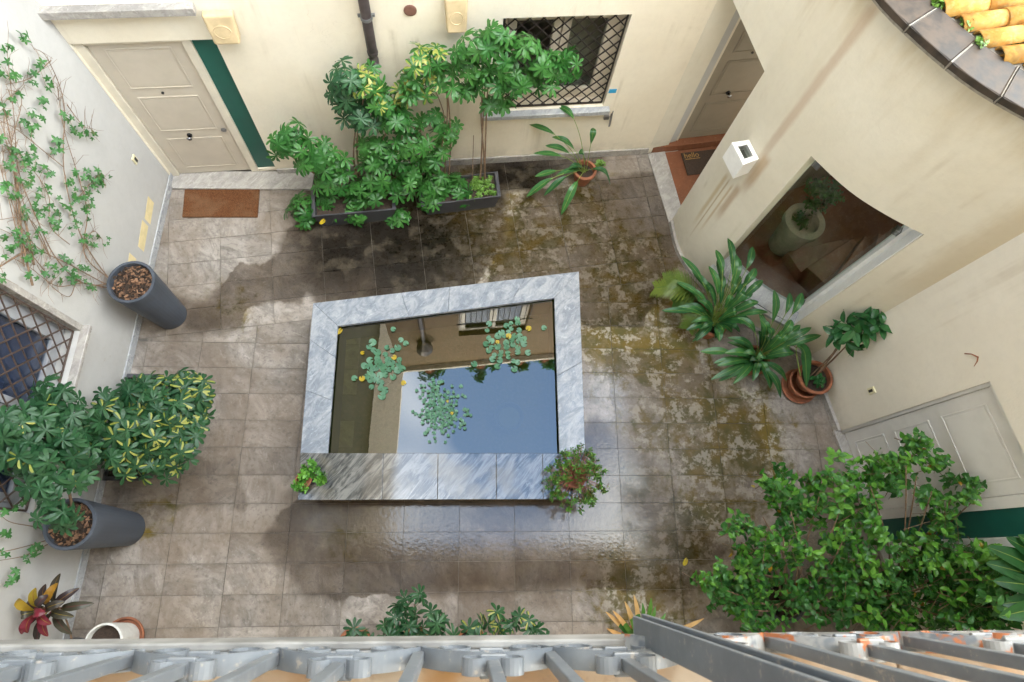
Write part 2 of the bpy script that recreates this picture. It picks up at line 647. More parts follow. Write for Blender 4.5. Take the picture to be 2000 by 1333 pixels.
def m_slab():
    """the courtyard slabs: dry grey stone, rain-wet areas with their own outlines, ochre and green growth"""
    N = NT('courtyard_stone')
    P = N.pos()
    r = N.rnd()
    off = N.comb(N.math('MULTIPLY', r, 11.0), N.math('MULTIPLY', r, 23.0), N.math('MULTIPLY', r, 5.0))
    ad = N.n('ShaderNodeVectorMath', operation='ADD')
    N.set(ad.inputs[0], P)
    N.set(ad.inputs[1], off)
    V = ad.outputs[0]
    rot = N.n('ShaderNodeVectorRotate', rotation_type='Z_AXIS')
    N.set(rot.inputs['Vector'], V)
    N.set(rot.inputs['Angle'], N.math('MULTIPLY', r, 1.7))
    VR = rot.outputs[0]
    a = N.noise(N.mapping(VR, (1.0, 1.9, 1)), 2.6, 9, .70, 1.1)
    b = N.noise(P, 1.3, 6, .6)
    c = N.noise(V, 22, 6, .72)
    d = N.noise(N.mapping(VR, (2.0, 5.0, 1)), 2.6, 8, .72, 2.6)
    col = N.mix(N.ramp(a, .33, .67), (.198, .177, .161), (.345, .311, .284))
    col = N.mix(N.math('MULTIPLY', N.ramp(d, .57, .70), .55), col, (.45, .41, .38))
    col = N.mix(N.math('MULTIPLY', N.ramp(d, .30, .42, 1, 0), .5), col, (.135, .13, .132))
    col = N.mix(N.math('MULTIPLY', N.ramp(b, .36, .66), .62), col, (.20, .154, .116))
    col = N.mix(N.math('MULTIPLY', N.ramp(c, .50, .70), .5), col, (.10, .09, .082))
    col = N.mix(N.math('MULTIPLY', N.ramp(c, .28, .44, 1, 0), .35), col, (.40, .37, .345))
    bs_ = N.noise(P, .85, 4, .6, .4)
    col = N.mix(N.math('MULTIPLY', N.ramp(bs_, .46, .64), .5), col, (.135, .098, .068))
    # each slab its own tone
    tone = N.ramp(N.math('FRACT', N.math('MULTIPLY', r, 17.3)), 0, 1, .84, 1.12, smooth=False)
    hsv = N.n('ShaderNodeHueSaturation')
    N.set(hsv.inputs['Color'], col)
    N.set(hsv.inputs['Value'], tone)
    col = hsv.outputs['Color']
    # edges of every slab hold dirt
    g = N.sep(N.gen())
    ex = N.math('MINIMUM', g[0], N.math('SUBTRACT', 1.0, g[0]))
    ey = N.math('MULTIPLY', N.math('MINIMUM', g[1], N.math('SUBTRACT', 1.0, g[1])), .5)
    e = N.math('MINIMUM', ex, ey)
    en = N.noise(P, 6, 6, .7)
    edge = N.math('MULTIPLY', N.ramp(N.math('ADD', e, N.math('MULTIPLY', N.math('SUBTRACT', .5, en), .10)), .0, .075, 1, 0), N.ramp(en, .25, .6, .15, 1))
    col = N.mix(N.math('MULTIPLY', edge, .15), col, (.10, .08, .06))
    # ochre and olive growth
    moss = N.attr('moss')
    col = N.mix(N.math('MULTIPLY', N.ramp(moss, .1, .9), N.ramp(N.noise(P, 1.9, 5, .6), .3, .6, .3, .9)), col, (.165, .122, .055))
    mn = N.noise(P, 3.4, 8, .68, .7)
    mn2 = N.noise(P, 13, 7, .72)
    mm = N.math('ADD', N.math('ADD', moss, N.math('MULTIPLY', N.math('SUBTRACT', mn, .48), 3.0)), N.math('MULTIPLY', edge, .28))
    mm = N.math('ADD', mm, N.math('MULTIPLY', N.math('SUBTRACT', mn2, .5), 1.7))
    mf = N.math('MULTIPLY', N.ramp(mm, .12, 1.0), N.ramp(moss, .02, .2))
    mcol = N.mix(N.ramp(N.noise(P, 3.7, 5, .6), .38, .62), (.125, .084, .010), (.070, .062, .012))
    col = N.mix(N.math('MULTIPLY', mf, .92), col, mcol)
    # bleached crust beside the growth
    cr = N.math('MULTIPLY', N.ramp(N.noise(V, 6.5, 9, .78), .50, .62), N.ramp(moss, .12, .45))
    col = N.mix(N.math('MULTIPLY', cr, .6), col, (.44, .40, .345))
    # wet areas
    wet = N.attr('wet')
    wstr = N.attr('wetness')
    wn_ = N.math('ADD', wet, N.math('MULTIPLY', N.math('SUBTRACT', N.noise(P, 3.2, 6, .55), .5), .22))
    wn_ = N.math('ADD', wn_, N.math('MULTIPLY', N.math('SUBTRACT', N.noise(P, 24, 3, .6), .5), .02))
    wf = N.math('MULTIPLY', N.ramp(N.math('DIVIDE', wn_, N.math('ADD', .012, N.math('MULTIPLY', N.ramp(N.noise(P, 1.4, 2, .5), .42, .62), .10))), -1.0, 1.0), N.ramp(wstr, .0, .62, .0, 1.0, smooth=False))
    rim = N.math('MULTIPLY', N.ramp(N.math('ABSOLUTE', wn_), .0, .05, 1, 0), N.math('MULTIPLY', wstr, .35))
    wetcol = N.mix(N.ramp(wstr, .55, 1.0), N.mix(1.0, col, (.46, .425, .395), 'MULTIPLY'), N.mix(1.0, col, (.045, .039, .032), 'MULTIPLY'))
    wetcol = N.mix(N.math('MULTIPLY', N.ramp(N.noise(P, 4.5, 6, .65), .48, .68), .35), wetcol, (.12, .098, .07))
    col = N.mix(N.math('MULTIPLY', wf, 1.0), col, wetcol)
    col = N.mix(N.math('MULTIPLY', rim, .35), col, (.13, .10, .07))
    # standing film: where the wet patch is deepest the stone mirrors the sky
    film = N.attr('film')
    fn = N.ramp(N.math('ADD', film, N.math('MULTIPLY', N.math('SUBTRACT', N.noise(P, 2.2, 5, .55), .5), .9)), .2, .8)
    rough = N.ramp(c, .3, .7, .36, .55)
    rough = N.math('MULTIPLY', rough, N.math('SUBTRACT', 1.0, N.math('MULTIPLY', wf, .35)))
    rough = N.math('MULTIPLY', rough, N.math('SUBTRACT', 1.0, N.math('MULTIPLY', fn, .72)))
    bmp = N.bump(N.noise(P, 26, 2, .6), .16, .005)
    sh = N.pbr(col, rough, bmp, N.math('ADD', .22, N.math('MULTIPLY', fn, .3)), ior=1.45)
    return N.done(sh)


M['slab'] = m_slab()
M['grout'] = simple('dark_joint_filling', (.155, .137, .118), .9, .4, scale=9)


def m_mat():
    N = NT('coir_mat')
    P = N.objpos()
    a = N.noise(P, 160, 3, .7)
    b = N.noise(P, 3.0, 5, .6)
    col = N.mix(N.ramp(a, .3, .7), (.060, .024, .011), (.20, .085, .038))
    col = N.mix(N.math('MULTIPLY', N.ramp(b, .45, .65), .5), col, (.20, .115, .065))
    return N.done(N.pbr(col, .95, N.bump(a, 1.0, .01), .1))


M['coir'] = m_mat()
M['coir_dark'] = simple('dark_coir', (.045, .026, .016), .95, .4, scale=120, bump=1.0)
M['mat_print'] = simple('ochre_mat_lettering', (.30, .17, .05), .9, .2, scale=60)


def m_water():
    N = NT('pond_water')
    P = N.pos()
    fr = N.n('ShaderNodeFresnel')
    fr.inputs['IOR'].default_value = 1.7
    bm = N.bump(N.noise(P, 2.5, 3, .5), .012, .02)
    N.set(fr.inputs['Normal'], bm)
    tr = N.n('ShaderNodeBsdfTransparent')
    tr.inputs[0].default_value = (.30, .31, .12, 1)
    gl = N.n('ShaderNodeBsdfGlossy')
    gl.inputs['Roughness'].default_value = .004
    gl.inputs['Color'].default_value = (1, 1, 1, 1)
    N.set(gl.inputs['Normal'], bm)
    mx = N.n('ShaderNodeMixShader')
    N.set(mx.inputs[0], fr.outputs[0])
    N.set(mx.inputs[1], tr.outputs[0])
    N.set(mx.inputs[2], gl.outputs[0])
    return N.done(mx.outputs[0])


def m_glass(name, tint=(.86, .9, .88), ior=1.5):
    N = NT(name)
    fr = N.n('ShaderNodeFresnel')
    bf = N.n('ShaderNodeNewGeometry').outputs['Backfacing']
    N.set(fr.inputs['IOR'], N.math('ADD', ior, N.math('MULTIPLY', bf, 1.0 / ior - ior)))   # thin pane: both faces reflect alike
    tr = N.n('ShaderNodeBsdfTransparent')
    tr.inputs[0].default_value = (*tint, 1)
    gl = N.n('ShaderNodeBsdfGlossy')
    gl.inputs['Roughness'].default_value = .01
    mx = N.n('ShaderNodeMixShader')
    N.set(mx.inputs[0], fr.outputs[0])
    N.set(mx.inputs[1], tr.outputs[0])
    N.set(mx.inputs[2], gl.outputs[0])
    return N.done(mx.outputs[0])


M['water'] = m_water()
M['glass'] = m_glass('window_glass')
M['blue_glass'] = m_glass('bluish_window_glass', (.55, .62, .72), 1.6)


def m_mud():
    N = NT('pond_bed')
    P = N.pos()
    a = N.noise(P, 2.2, 6, .6)
    b = N.noise(P, 30, 6, .7)
    col = N.mix(N.ramp(a, .35, .65), (.070, .082, .012), (.12, .095, .030))
    col = N.mix(N.math('MULTIPLY', N.ramp(b, .45, .7), .6), col, (.17, .125, .065))
    return N.done(N.pbr(col, .9, N.bump(b, .5, .01), .1))


M['mud'] = m_mud()
M['algae'] = simple('algae_wall', (.035, .05, .008), .7, .4, scale=10, bump=.4)
M['base_stone'] = simple('pond_base_stone', (.26, .215, .16), .7, .2, scale=12, bump=.3)


def m_tile():
    N = NT('roof_terracotta')
    P = N.pos()
    r = N.rnd()
    a = N.noise(P, 11, 6, .65)
    col = N.mix(N.ramp(a, .35, .65), (.40, .185, .042), (.53, .30, .085))
    col = N.mix(N.math('MULTIPLY', N.ramp(N.noise(P, 26, 5, .7), .50, .66), .6), col, (.36, .30, .14))
    col = N.mix(N.math('MULTIPLY', N.ramp(N.noise(P, 7, 5, .7), .52, .66), .55), col, (.20, .12, .05))
    h = N.n('ShaderNodeHueSaturation')
    N.set(h.inputs['Color'], col)
    N.set(h.inputs['Value'], N.ramp(r, 0, 1, .85, 1.15, smooth=False))
    return N.done(N.pbr(h.outputs['Color'], .8, N.bump(a, .4, .008), .2))


M['tile'] = m_tile()


def m_peach():
    N = NT('peach_sill_stone')
    P = N.pos()
    a = N.noise(P, 7, 8, .65)
    col = N.mix(N.ramp(a, .35, .65), (.30, .195, .12), (.37, .305, .245))
    col = N.mix(N.math('MULTIPLY', N.ramp(N.noise(P, 5, 5, .6), .5, .66), .7), col, (.32, .165, .055))
    col = N.mix(N.math('MULTIPLY', N.ramp(N.noise(P, 90, 3, .6), .55, .7), .3), col, (.19, .14, .11))
    return N.done(N.pbr(col, .6, N.bump(a, .2, .004), .3))


M['peach'] = m_peach()


def m_rail(name, rusty, k=1.0):
    N = NT(name)
    P = N.pos()
    a = N.noise(P, 30, 5, .6)
    col = N.mix(N.ramp(a, .3, .7), (.082 * k, .092 * k, .106 * k), (.108 * k, .118 * k, .132 * k))
    if rusty:
        f = N.ramp(N.noise(P, 26, 6, .62), .53, .60)
        col = N.mix(N.ramp(N.noise(P, 18, 5, .6), .42, .5), col, (.19, .19, .19))
        col = N.mix(f, col, (.26, .085, .03))
    else:
        col = N.mix(N.math('MULTIPLY', N.ramp(N.noise(P, 60, 5, .7), .60, .70), .5), col, (.30, .25, .2))
    return N.done(N.pbr(col, .42, N.bump(a, .15, .002), .5))


M['rail'] = m_rail('grey_rail_paint', False)
M['rail_light'] = m_rail('grey_scroll_paint', False, 1.05)
M['rail_rust'] = m_rail('peeling_rail_paint', True)


def leafmat(name, c1, c2, c3=None, rough=.36, trans=.18, spec=.34):
    N = NT(name)
    r = N.rnd()
    P = N.objpos()
    a = N.noise(P, 14, 3, .6)
    col = N.mix(r, c1, c2)
    col = N.mix(N.math('MULTIPLY', N.ramp(a, .4, .7), .4), col, tuple(x * .6 for x in c1))
    if c3:
        pick = N.ramp(N.math('FRACT', N.math('MULTIPLY', r, 37.7)), .93, .95)
        col = N.mix(N.math('MULTIPLY', pick, .0), col, c3)
    sh = N.pbr(col, rough, None, spec)
    tl = N.n('ShaderNodeBsdfTranslucent')
    N.set(tl.inputs[0], N.mix(1.0, col, (1.0, 1.3, .55), 'MULTIPLY'))
    mx = N.n('ShaderNodeMixShader')
    mx.inputs[0].default_value = trans
    N.set(mx.inputs[1], sh)
    N.set(mx.inputs[2], tl.outputs[0])
    return N.done(mx.outputs[0])


M['lf_sche'] = leafmat('umbrella_leaf', (.022, .105, .020), (.052, .172, .034))
M['lf_sche_dk'] = leafmat('umbrella_leaf_dark', (.015, .062, .024), (.032, .100, .038))
M['lf_yellow'] = leafmat('umbrella_leaf_yellow', (.24, .27, .05), (.34, .33, .09), rough=.4)
M['lf_shrub'] = leafmat('shrub_leaf', (.044, .170, .020), (.140, .340, .048), (.28, .20, .03))
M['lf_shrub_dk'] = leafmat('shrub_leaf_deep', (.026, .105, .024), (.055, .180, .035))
M['lf_strel'] = leafmat('broad_blade', (.016, .080, .024), (.040, .150, .036), rough=.36, spec=.4)
M['lf_rib'] = leafmat('pale_midrib', (.17, .26, .06), (.26, .32, .08), rough=.4)
M['lf_vine'] = leafmat('vine_leaf', (.028, .105, .028), (.055, .17, .045))
M['lf_lily'] = leafmat('lily_pad', (.05, .16, .085), (.10, .24, .14), rough=.28)
M['lf_lily_y'] = leafmat('yellow_lily_pad', (.40, .28, .015), (.42, .32, .03), rough=.4)
M['lf_small'] = leafmat('small_leaf', (.045, .15, .02), (.10, .22, .035))
M['lf_red'] = leafmat('croton_red', (.11, .008, .018), (.16, .016, .03))
M['lf_orange'] = leafmat('croton_orange', (.26, .13, .015), (.24, .20, .02))
M['lf_purple'] = leafmat('croton_dark', (.035, .022, .025), (.05, .05, .03))
M['lf_brown'] = leafmat('dry_tip', (.52, .27, .09), (.50, .32, .14), rough=.7)
M['lf_ficus'] = leafmat('ficus_leaf', (.020, .095, .030), (.045, .16, .045), rough=.25)
M['lf_cover'] = leafmat('ground_cover_leaf', (.10, .20, .035), (.16, .30, .06))
M['lf_palm'] = leafmat('palm_leaflet', (.055, .13, .03), (.14, .18, .03))


# ------------------------------------------------------------------ the ground: joint bed and slabs
def inside_sd(poly, x, y):
    """signed distance, positive inside"""
    n = len(poly)
    d = 9e9
    ins = False
    j = n - 1
    for i in range(n):
        ax, ay = poly[i]
        bx, by = poly[j]
        ex, ey = bx - ax, by - ay
        t = max(0, min(1, ((x - ax) * ex + (y - ay) * ey) / max(1e-9, ex * ex + ey * ey)))
        d = min(d, math.hypot(x - ax - ex * t, y - ay - ey * t))
        if (ay > y) != (by > y) and x < (bx - ax) * (y - ay) / (by - ay) + ax:
            ins = not ins
        j = i
    return d if ins else -d


def floorpoly(L):
    return [tuple(fl(px, py)[:2]) for px, py in L]


WET = [
    (floorpoly([(585, 425), (560, 452), (537, 488), (524, 515), (500, 522), (470, 513), (440, 545), (405, 590), (372, 588),
                (355, 618), (352, 650), (400, 654), (468, 642), (484, 606), (520, 592), (572, 590), (590, 606), (600, 560), (618, 610),
                (900, 590), (960, 520), (1000, 440), (990, 380), (1180, 330), (1180, 290), (800, 290), (600, 330)]), 1.0),
    (floorpoly([(940, 600), (960, 520), (1000, 430), (1010, 380), (1300, 330), (1330, 520), (1250, 640), (1140, 640)]), .62),
    (floorpoly([(600, 975), (560, 990), (540, 1002), (535, 1030), (515, 1042), (522, 1075), (540, 1090), (548, 1118), (562, 1132),
                (580, 1160), (640, 1166), (660, 1186), (672, 1164), (760, 1166), (900, 1160), (1120, 1150), (1240, 1150), (1340, 1190),
                (1420, 1080), (1270, 900), (1160, 800), (1100, 900)]), .66),
    (floorpoly([(215, 925), (330, 880), (372, 880), (420, 905), (462, 892), (468, 925), (482, 985), (468, 1000), (440, 985), (340, 998),
                (300, 1030), (200, 990)]), .38),
    (floorpoly([(335, 575), (372, 590), (362, 625), (340, 660), (300, 650)]), .6),
    (floorpoly([(1180, 690), (1330, 690), (1420, 760), (1480, 800), (1500, 900), (1440, 1000), (1420, 1090), (1330, 1150), (1230, 1000), (1210, 850)]), .34),
]
MOSS = [(900, 440, .9, .70), (1000, 470, .8, .75), (1120, 430, .7, .55), (1230, 560, .7, .85), (1200, 660, .55, .9), (1290, 690, .5, .9),
        (1400, 800, .6, .75), (1450, 860, .5, .95), (1400, 900, .6, .65), (1300, 830, .5, .6), (1260, 1130, .5, .85), (1350, 1030, .5, .7),
        (1240, 930, .35, .6), (680, 1060, .3, .25), (800, 400, .6, .35), (460, 600, .35, .3), (290, 1000, .35, .28), (1330, 600, .5, .6)]
MOSS = [(fl(a, b).x, fl(a, b).y, r, s) for a, b, r, s in MOSS]
FILM = [(930, 1030, .8, 1.2), (1100, 1010, .75, 1.2), (780, 1030, .7, 1.0), (1170, 900, .5, 1.0), (1040, 1090, .7, .9), (1170, 780, .5, .8), (650, 1040, .5, .7), (1180, 1080, .6, .8)]
FILM = [(fl(a, b).x, fl(a, b).y, r, s) for a, b, r, s in FILM]


DEEP = [(fl(a, b).x, fl(a, b).y, r, 1.0) for a, b, r in ((800, 480, .95), (670, 490, .6), (1000, 350, .5), (720, 430, .7))]


def blobs(L, x, y):
    v = 0
    for (a, b, r, s) in L:
        v = max(v, s * math.exp(-((x - a) ** 2 + (y - b) ** 2) / (r * r)))
    return v


def clip_half(poly, px, py, nx, ny):
    out = []
    for i in range(len(poly)):
        a, b = poly[i], poly[(i + 1) % len(poly)]
        da = (a[0] - px) * nx + (a[1] - py) * ny
        db = (b[0] - px) * nx + (b[1] - py) * ny
        if da >= 0:
            out.append(a)
        if (da >= 0) != (db >= 0):
            t = da / (da - db)
            out.append((a[0] + (b[0] - a[0]) * t, a[1] + (b[1] - a[1]) * t))
    return out


floor = MB()
floor.box(-4.2, 6.8, -1.6, 6.6, -.20, -.008)
floor = obj('courtyard_floor', floor, M['grout'])
tag(floor, kind='structure')

POOL_OUT = [(-1.585, .515), (1.225, .540), (1.23, 3.02), (-1.64, 2.55)]
POOL_IN = [(-1.34, .960), (.960, .985), (.945, 2.690), (-1.36, 2.300)]
SEAM = (-1.64, 2.55)
SA = math.radians(8.7)
SN = (-math.sin(SA), math.cos(SA))
nslab = 0


def add_slab(quad, ax, ay):
    """one slab: its corners are clipped, the top is a fine grid that carries the wet and growth fields"""
    global nslab
    cx = sum(p[0] for p in quad) / len(quad)
    cy = sum(p[1] for p in quad) / len(quad)
    if len(quad) < 3:
        return
    if inside_sd([(-1.5, .6), (1.14, .62), (1.14, 2.93), (-1.55, 2.47)], cx, cy) > .12:
        return
    if cx < -3.9 or cy < -1.2:
        return
    pb, pt_, pn = BACK.frame(0.1)
    if (Vector((cx, cy)) - BACK.p[0]).dot(pn) < -.18:
        return
    # beyond the porch joint or inside the tower
    if cy > 3.4 and cx > 2.27 + (4.951 - cy) * .155 + .32:
        return
    if cx > 2.5 and inside_sd([tuple(p) for p in TOWER.p[1:]] + [(6, 2.2), (6, 5)], cx, cy) > .16:
        return
    pr, tr_, nr = RIGHT.frame(.1)
    if cy < 2.3 and (Vector((cx, cy)) - RIGHT.p[0]).dot(nr) < -.2:
        return
    # shrink for the joint
    g = .0022
    sh = []
    for p in quad:
        d = Vector((p[0] - cx, p[1] - cy))
        lx, ly = d.dot(ax), d.dot(ay)
        lx -= math.copysign(min(g, abs(lx)), lx)
        ly -= math.copysign(min(g, abs(ly)), ly)
        sh.append((cx + ax.x * lx + ay.x * ly, cy + ax.y * lx + ay.y * ly))
    area = sum(sh[i][0] * sh[(i + 1) % len(sh)][1] - sh[(i + 1) % len(sh)][0] * sh[i][1] for i in range(len(sh)))
    if area < 0:
        sh = sh[::-1]
    if abs(area) < .012:
        return
    mb = MB()
    z = RND.uniform(-.0022, .0022)
    tx, ty = RND.uniform(-.003, .003), RND.uniform(-.003, .003)
    hz = lambda x, y: z + tx * (x - cx) + ty * (y - cy)
    if len(sh) == 4:
        n, m = 8, 4
        for j in range(m + 1):
            for i in range(n + 1):
                s, t = i / n, j / m
                x = (sh[0][0] * (1 - s) + sh[1][0] * s) * (1 - t) + (sh[3][0] * (1 - s) + sh[2][0] * s) * t
                y = (sh[0][1] * (1 - s) + sh[1][1] * s) * (1 - t) + (sh[3][1] * (1 - s) + sh[2][1] * s) * t
                mb.v.append((x, y, hz(x, y)))
        for j in range(m):
            for i in range(n):
                a = j * (n + 1) + i
                mb.quad(a, a + 1, a + n + 2, a + n + 1)
        ring = [i for i in range(n + 1)] + [(j + 1) * (n + 1) + n for j in range(m)] + \
               [m * (n + 1) + n - 1 - i for i in range(n)] + [(m - 1 - j) * (n + 1) for j in range(m - 1)]
    else:
        c = len(sh)
        for p in sh:
            mb.v.append((p[0], p[1], hz(*p)))
        mb.v.append((cx, cy, hz(cx, cy)))
        for i in range(c):
            mb.quad(i, (i + 1) % c, c)
        ring = list(range(c))
    b = len(mb.v)
    for i in ring:
        v = mb.v[i]
        mb.v.append((v[0], v[1], -.03))
    for k in range(len(ring)):
        k2 = (k + 1) % len(ring)
        mb.quad(ring[k], b + k, b + k2, ring[k2])
    me = mb.mesh('slab', M['slab'])
    for nm in ('wet', 'wetness', 'moss', 'film'):
        me.attributes.new(nm, 'FLOAT', 'POINT')
    for i, v in enumerate(me.vertices):
        x, y = v.co.x, v.co.y
        best, st = -9, 0
        for poly, s in WET:
            d = inside_sd(poly, x, y)
            if d > 0 and (best <= 0 or s > st):
                best, st = max(best, d), s
            elif d > best and best < 0:
                best, st = d, s
        me.attributes['wet'].data[i].value = max(-.5, min(.5, best))
        if st > .95:      # the soaked strip is deepest by the troughs and thins out along its tail
            st = .62 + .38 * min(1.0, blobs(DEEP, x, y))
        me.attributes['wetness'].data[i].value = st
        me.attributes['moss'].data[i].value = blobs(MOSS, x, y)
        me.attributes['film'].data[i].value = blobs(FILM, x, y)
    o = bpy.data.objects.new('slab', me)
    COL.objects.link(o)
    o.parent = floor
    nslab += 1


GA = math.radians(.43)
gx = Vector((math.cos(GA), math.sin(GA)))
gy = Vector((-math.sin(GA), math.cos(GA)))
g0 = Vector((-.03, -.045))
DX, DY = .571, .2875
for j in range(-4, 13):
    for i in range(-7, 9):
        o0 = g0 + gx * (i * DX) + gy * (j * DY)
        q = [o0, o0 + gx * DX, o0 + gx * DX + gy * DY, o0 + gy * DY]
        q = clip_half([tuple(p) for p in q], SEAM[0], SEAM[1], -SN[0], -SN[1])
        if len(q) >= 3:
            add_slab(q, gx, gy)
sx = Vector((math.cos(SA), math.sin(SA)))
sy = Vector((-math.sin(SA), math.cos(SA)))
s0 = Vector(SEAM) + sx * .055
for j in range(0, 9):
    for i in range(-5, 9):
        o0 = s0 + sx * (i * .575) + sy * (j * .2875)
        add_slab([tuple(p) for p in (o0, o0 + sx * .575, o0 + sx * .575 + sy * .2875, o0 + sy * .2875)], sx, sy)


# ------------------------------------------------------------------ walls with openings
def wall_mesh(W, u0, u1, z0, z1, openings, depth=.25, back=True):
    """front face of a wall with rectangular openings and their reveals"""
    us = {u0, u1}
    zs = {z0, z1}
    for (a, b, c, d) in openings:
        us |= {a, b}
        zs |= {c, d}
    if len(W.p) > 2:
        us |= {u for u in W.u if u0 < u < u1}
    step = .6
    us = sorted(us)
    zs = sorted(zs)
    mb = MB()
    cache = {}

    def vid(u, z, o):
        k = (round(u, 5), round(z, 5), round(o, 5))
        if k not in cache:
            cache[k] = len(mb.v)
            mb.v.append(tuple(W.pt(u, z, o)))
        return cache[k]

    def hole(u, z):
        return any(a < u < b and c < z < d for (a, b, c, d) in openings)

    flipped = W.flip
    for ua, ub in zip(us, us[1:]):
        for za, zb in zip(zs, zs[1:]):
            if hole((ua + ub) / 2, (za + zb) / 2):
                continue
            mb.quad(vid(ua, za, 0), vid(ub, za, 0), vid(ub, zb, 0), vid(ua, zb, 0))
            if back:
                mb.quad(vid(ua, zb, -depth), vid(ub, zb, -depth), vid(ub, za, -depth), vid(ua, za, -depth))
    for (a, b, c, d) in openings:
        uu = [u for u in us if a <= u <= b]
        for ua, ub in zip(uu, uu[1:]):
            for z in (c, d):
                if z > z0 + 1e-6 and z < z1 - 1e-6:
                    mb.quad(vid(ua, z, 0), vid(ub, z, 0), vid(ub, z, -depth), vid(ua, z, -depth))
        zz = [z for z in zs if c <= z <= d]
        for za, zb in zip(zz, zz[1:]):
            for u in (a, b):
                if u > u0 + 1e-6 and u < u1 - 1e-6:
                    mb.quad(vid(u, za, 0), vid(u, zb, 0), vid(u, zb, -depth), vid(u, za, -depth))
    for u in (u0, u1):
        for za, zb in zip(zs, zs[1:]):
            mb.quad(vid(u, za, 0), vid(u, zb, 0), vid(u, zb, -depth), vid(u, za, -depth))
    for ua, ub in zip(us, us[1:]):
        mb.quad(vid(ua, z1, 0), vid(ub, z1, 0), vid(ub, z1, -depth), vid(ua, z1, -depth))
    return mb


def lattice(W, u0, u1, z0, z1, off, pitch, r, mat, parent, ang=48):
    """diamond window grating: every bar is one piece, clipped to the opening"""
    h = z1 - z0
    k = math.tan(math.radians(ang))
    for sgn, o2 in ((1, off), (-1, off + 2 * r)):
        span = h / k
        c = u0 - span
        while c < u1 + span:
            ua, ub = (c, c + span) if sgn > 0 else (c + span, c)
            # clip the line (ua,z0)-(ub,z1) to u0..u1
            t0, t1 = 0.0, 1.0
            d = ub - ua
            ta, tb = sorted(((u0 - ua) / d, (u1 - ua) / d))
            t0, t1 = max(t0, ta), min(t1, tb)
            if t1 - t0 > .03:
                b = MB()
                b.tube([W.pt(ua + d * t0, z0 + h * t0, o2), W.pt(ua + d * t1, z0 + h * t1, o2)], r, 4)
                obj('bar', b, mat, parent)
            c += pitch
    for (a, b_, c, d_) in ((u0, u1, z0, z0), (u0, u1, z1, z1), (u0, u0, z0, z1), (u1, u1, z0, z1)):
        b = MB()
        b.tube([W.pt(a, c, off + r), W.pt(b_, d_, off + r)], r * 1.35, 4)
        obj('grating_frame', b, mat, parent)


def window(W, parent, u0, u1, z0, z1, depth, cols, mf, mg, name='window', sash=.07, room=True):
    """a casement set back in its opening; returns the window part"""
    b = MB()
    fw = .075
    o0, o1 = -depth - .05, -depth
    b.wbox(W, u0, u1, z0, z0 + fw, o0, o1)
    b.wbox(W, u0, u1, z1 - fw, z1, o0, o1)
    b.wbox(W, u0, u0 + fw, z0 + fw, z1 - fw, o0, o1)
    b.wbox(W, u1 - fw, u1, z0 + fw, z1 - fw, o0, o1)
    win = obj(name, b, mf, parent, bev=.006)
    n = cols
    w = (u1 - u0 - 2 * fw) / n
    for k in range(n):
        a = u0 + fw + k * w + .004
        e = a + w - .008
        s = MB()
        s.wbox(W, a, e, z0 + fw + .003, z0 + fw + sash, o0 + .012, o1 + .012)
        s.wbox(W, a, e, z1 - fw - sash, z1 - fw - .003, o0 + .012, o1 + .012)
        s.wbox(W, a, a + sash, z0 + fw + sash, z1 - fw - sash, o0 + .012, o1 + .012)
        s.wbox(W, e - sash, e, z0 + fw + sash, z1 - fw - sash, o0 + .012, o1 + .012)
        obj('sash', s, mf, win, bev=.005)
        g = MB()
        g.wbox(W, a + sash - .006, e - sash + .006, z0 + fw + sash - .006, z1 - fw - sash + .006, o0 + .022, o0 + .030)
        obj('pane', g, mg, win)
    if room:
        r = MB()
        d1 = depth + 1.1
        A = [W.pt(u0, z0 - .0, -depth - .06), W.pt(u1, z0, -depth - .06), W.pt(u1, z0, -d1), W.pt(u0, z0, -d1)]
        B = [p + Vector((0, 0, z1 - z0)) for p in A]
        r.add(A + B, [(0, 1, 2, 3), (7, 6, 5, 4), (1, 2, 6, 5), (2, 3, 7, 6), (3, 0, 4, 7)])
        obj('room_beyond', r, M['dark_room'], win)
    return win


def panel_door(W, parent, u0, u1, z0, z1, off, mat, rows, extra=True, knob_u=None):
    """a panelled door leaf: leaf slab, proud panels each with a moulded rim, furniture"""
    d = MB()
    d.wbox(W, u0, u1, z0, z1, off - .045, off)
    leaf = obj('door', d, mat, parent, bev=.004)
    m = .115
    for (za, zb) in rows:
        rim = MB()
        for (a, b, c, e) in ((u0 + m, u1 - m, za, za + .016), (u0 + m, u1 - m, zb - .016, zb), (u0 + m, u0 + m + .016, za + .016, zb - .016), (u1 - m - .016, u1 - m, za + .016, zb - .016)):
            rim.wbox(W, a, b, c, e, off, off + .008)
        obj('moulding', rim, mat, leaf, bev=.004)
        p = MB()
        p.wbox(W, u0 + m + .03, u1 - m - .03, za + .03, zb - .03, off, off + .004)
        obj('panel', p, mat, leaf, bev=.003)
    return leaf


def ring_knocker(W, u, z, off, leaf, r=.035):
    b = MB()
    c = W.pt(u, z, off)
    n = W.frame(u)[2]
    nn = Vector((n.x, n.y, 0))
    t = Vector((-nn.y, nn.x, 0))
    up = Vector((0, 0, 1))
    b.tube([c, c + nn * .018], [r * .8, r * .75], 14)
    obj('knob_plate', b, M['black'], leaf, smooth=False)
    k = MB()
    k.tube([c + nn * .019, c + nn * .045, c + nn * .058, c + nn * .066], [r * .4, r * .42, r * .8, r * .45], 14)
    obj('knob', k, M['chrome'], leaf, smooth=True)


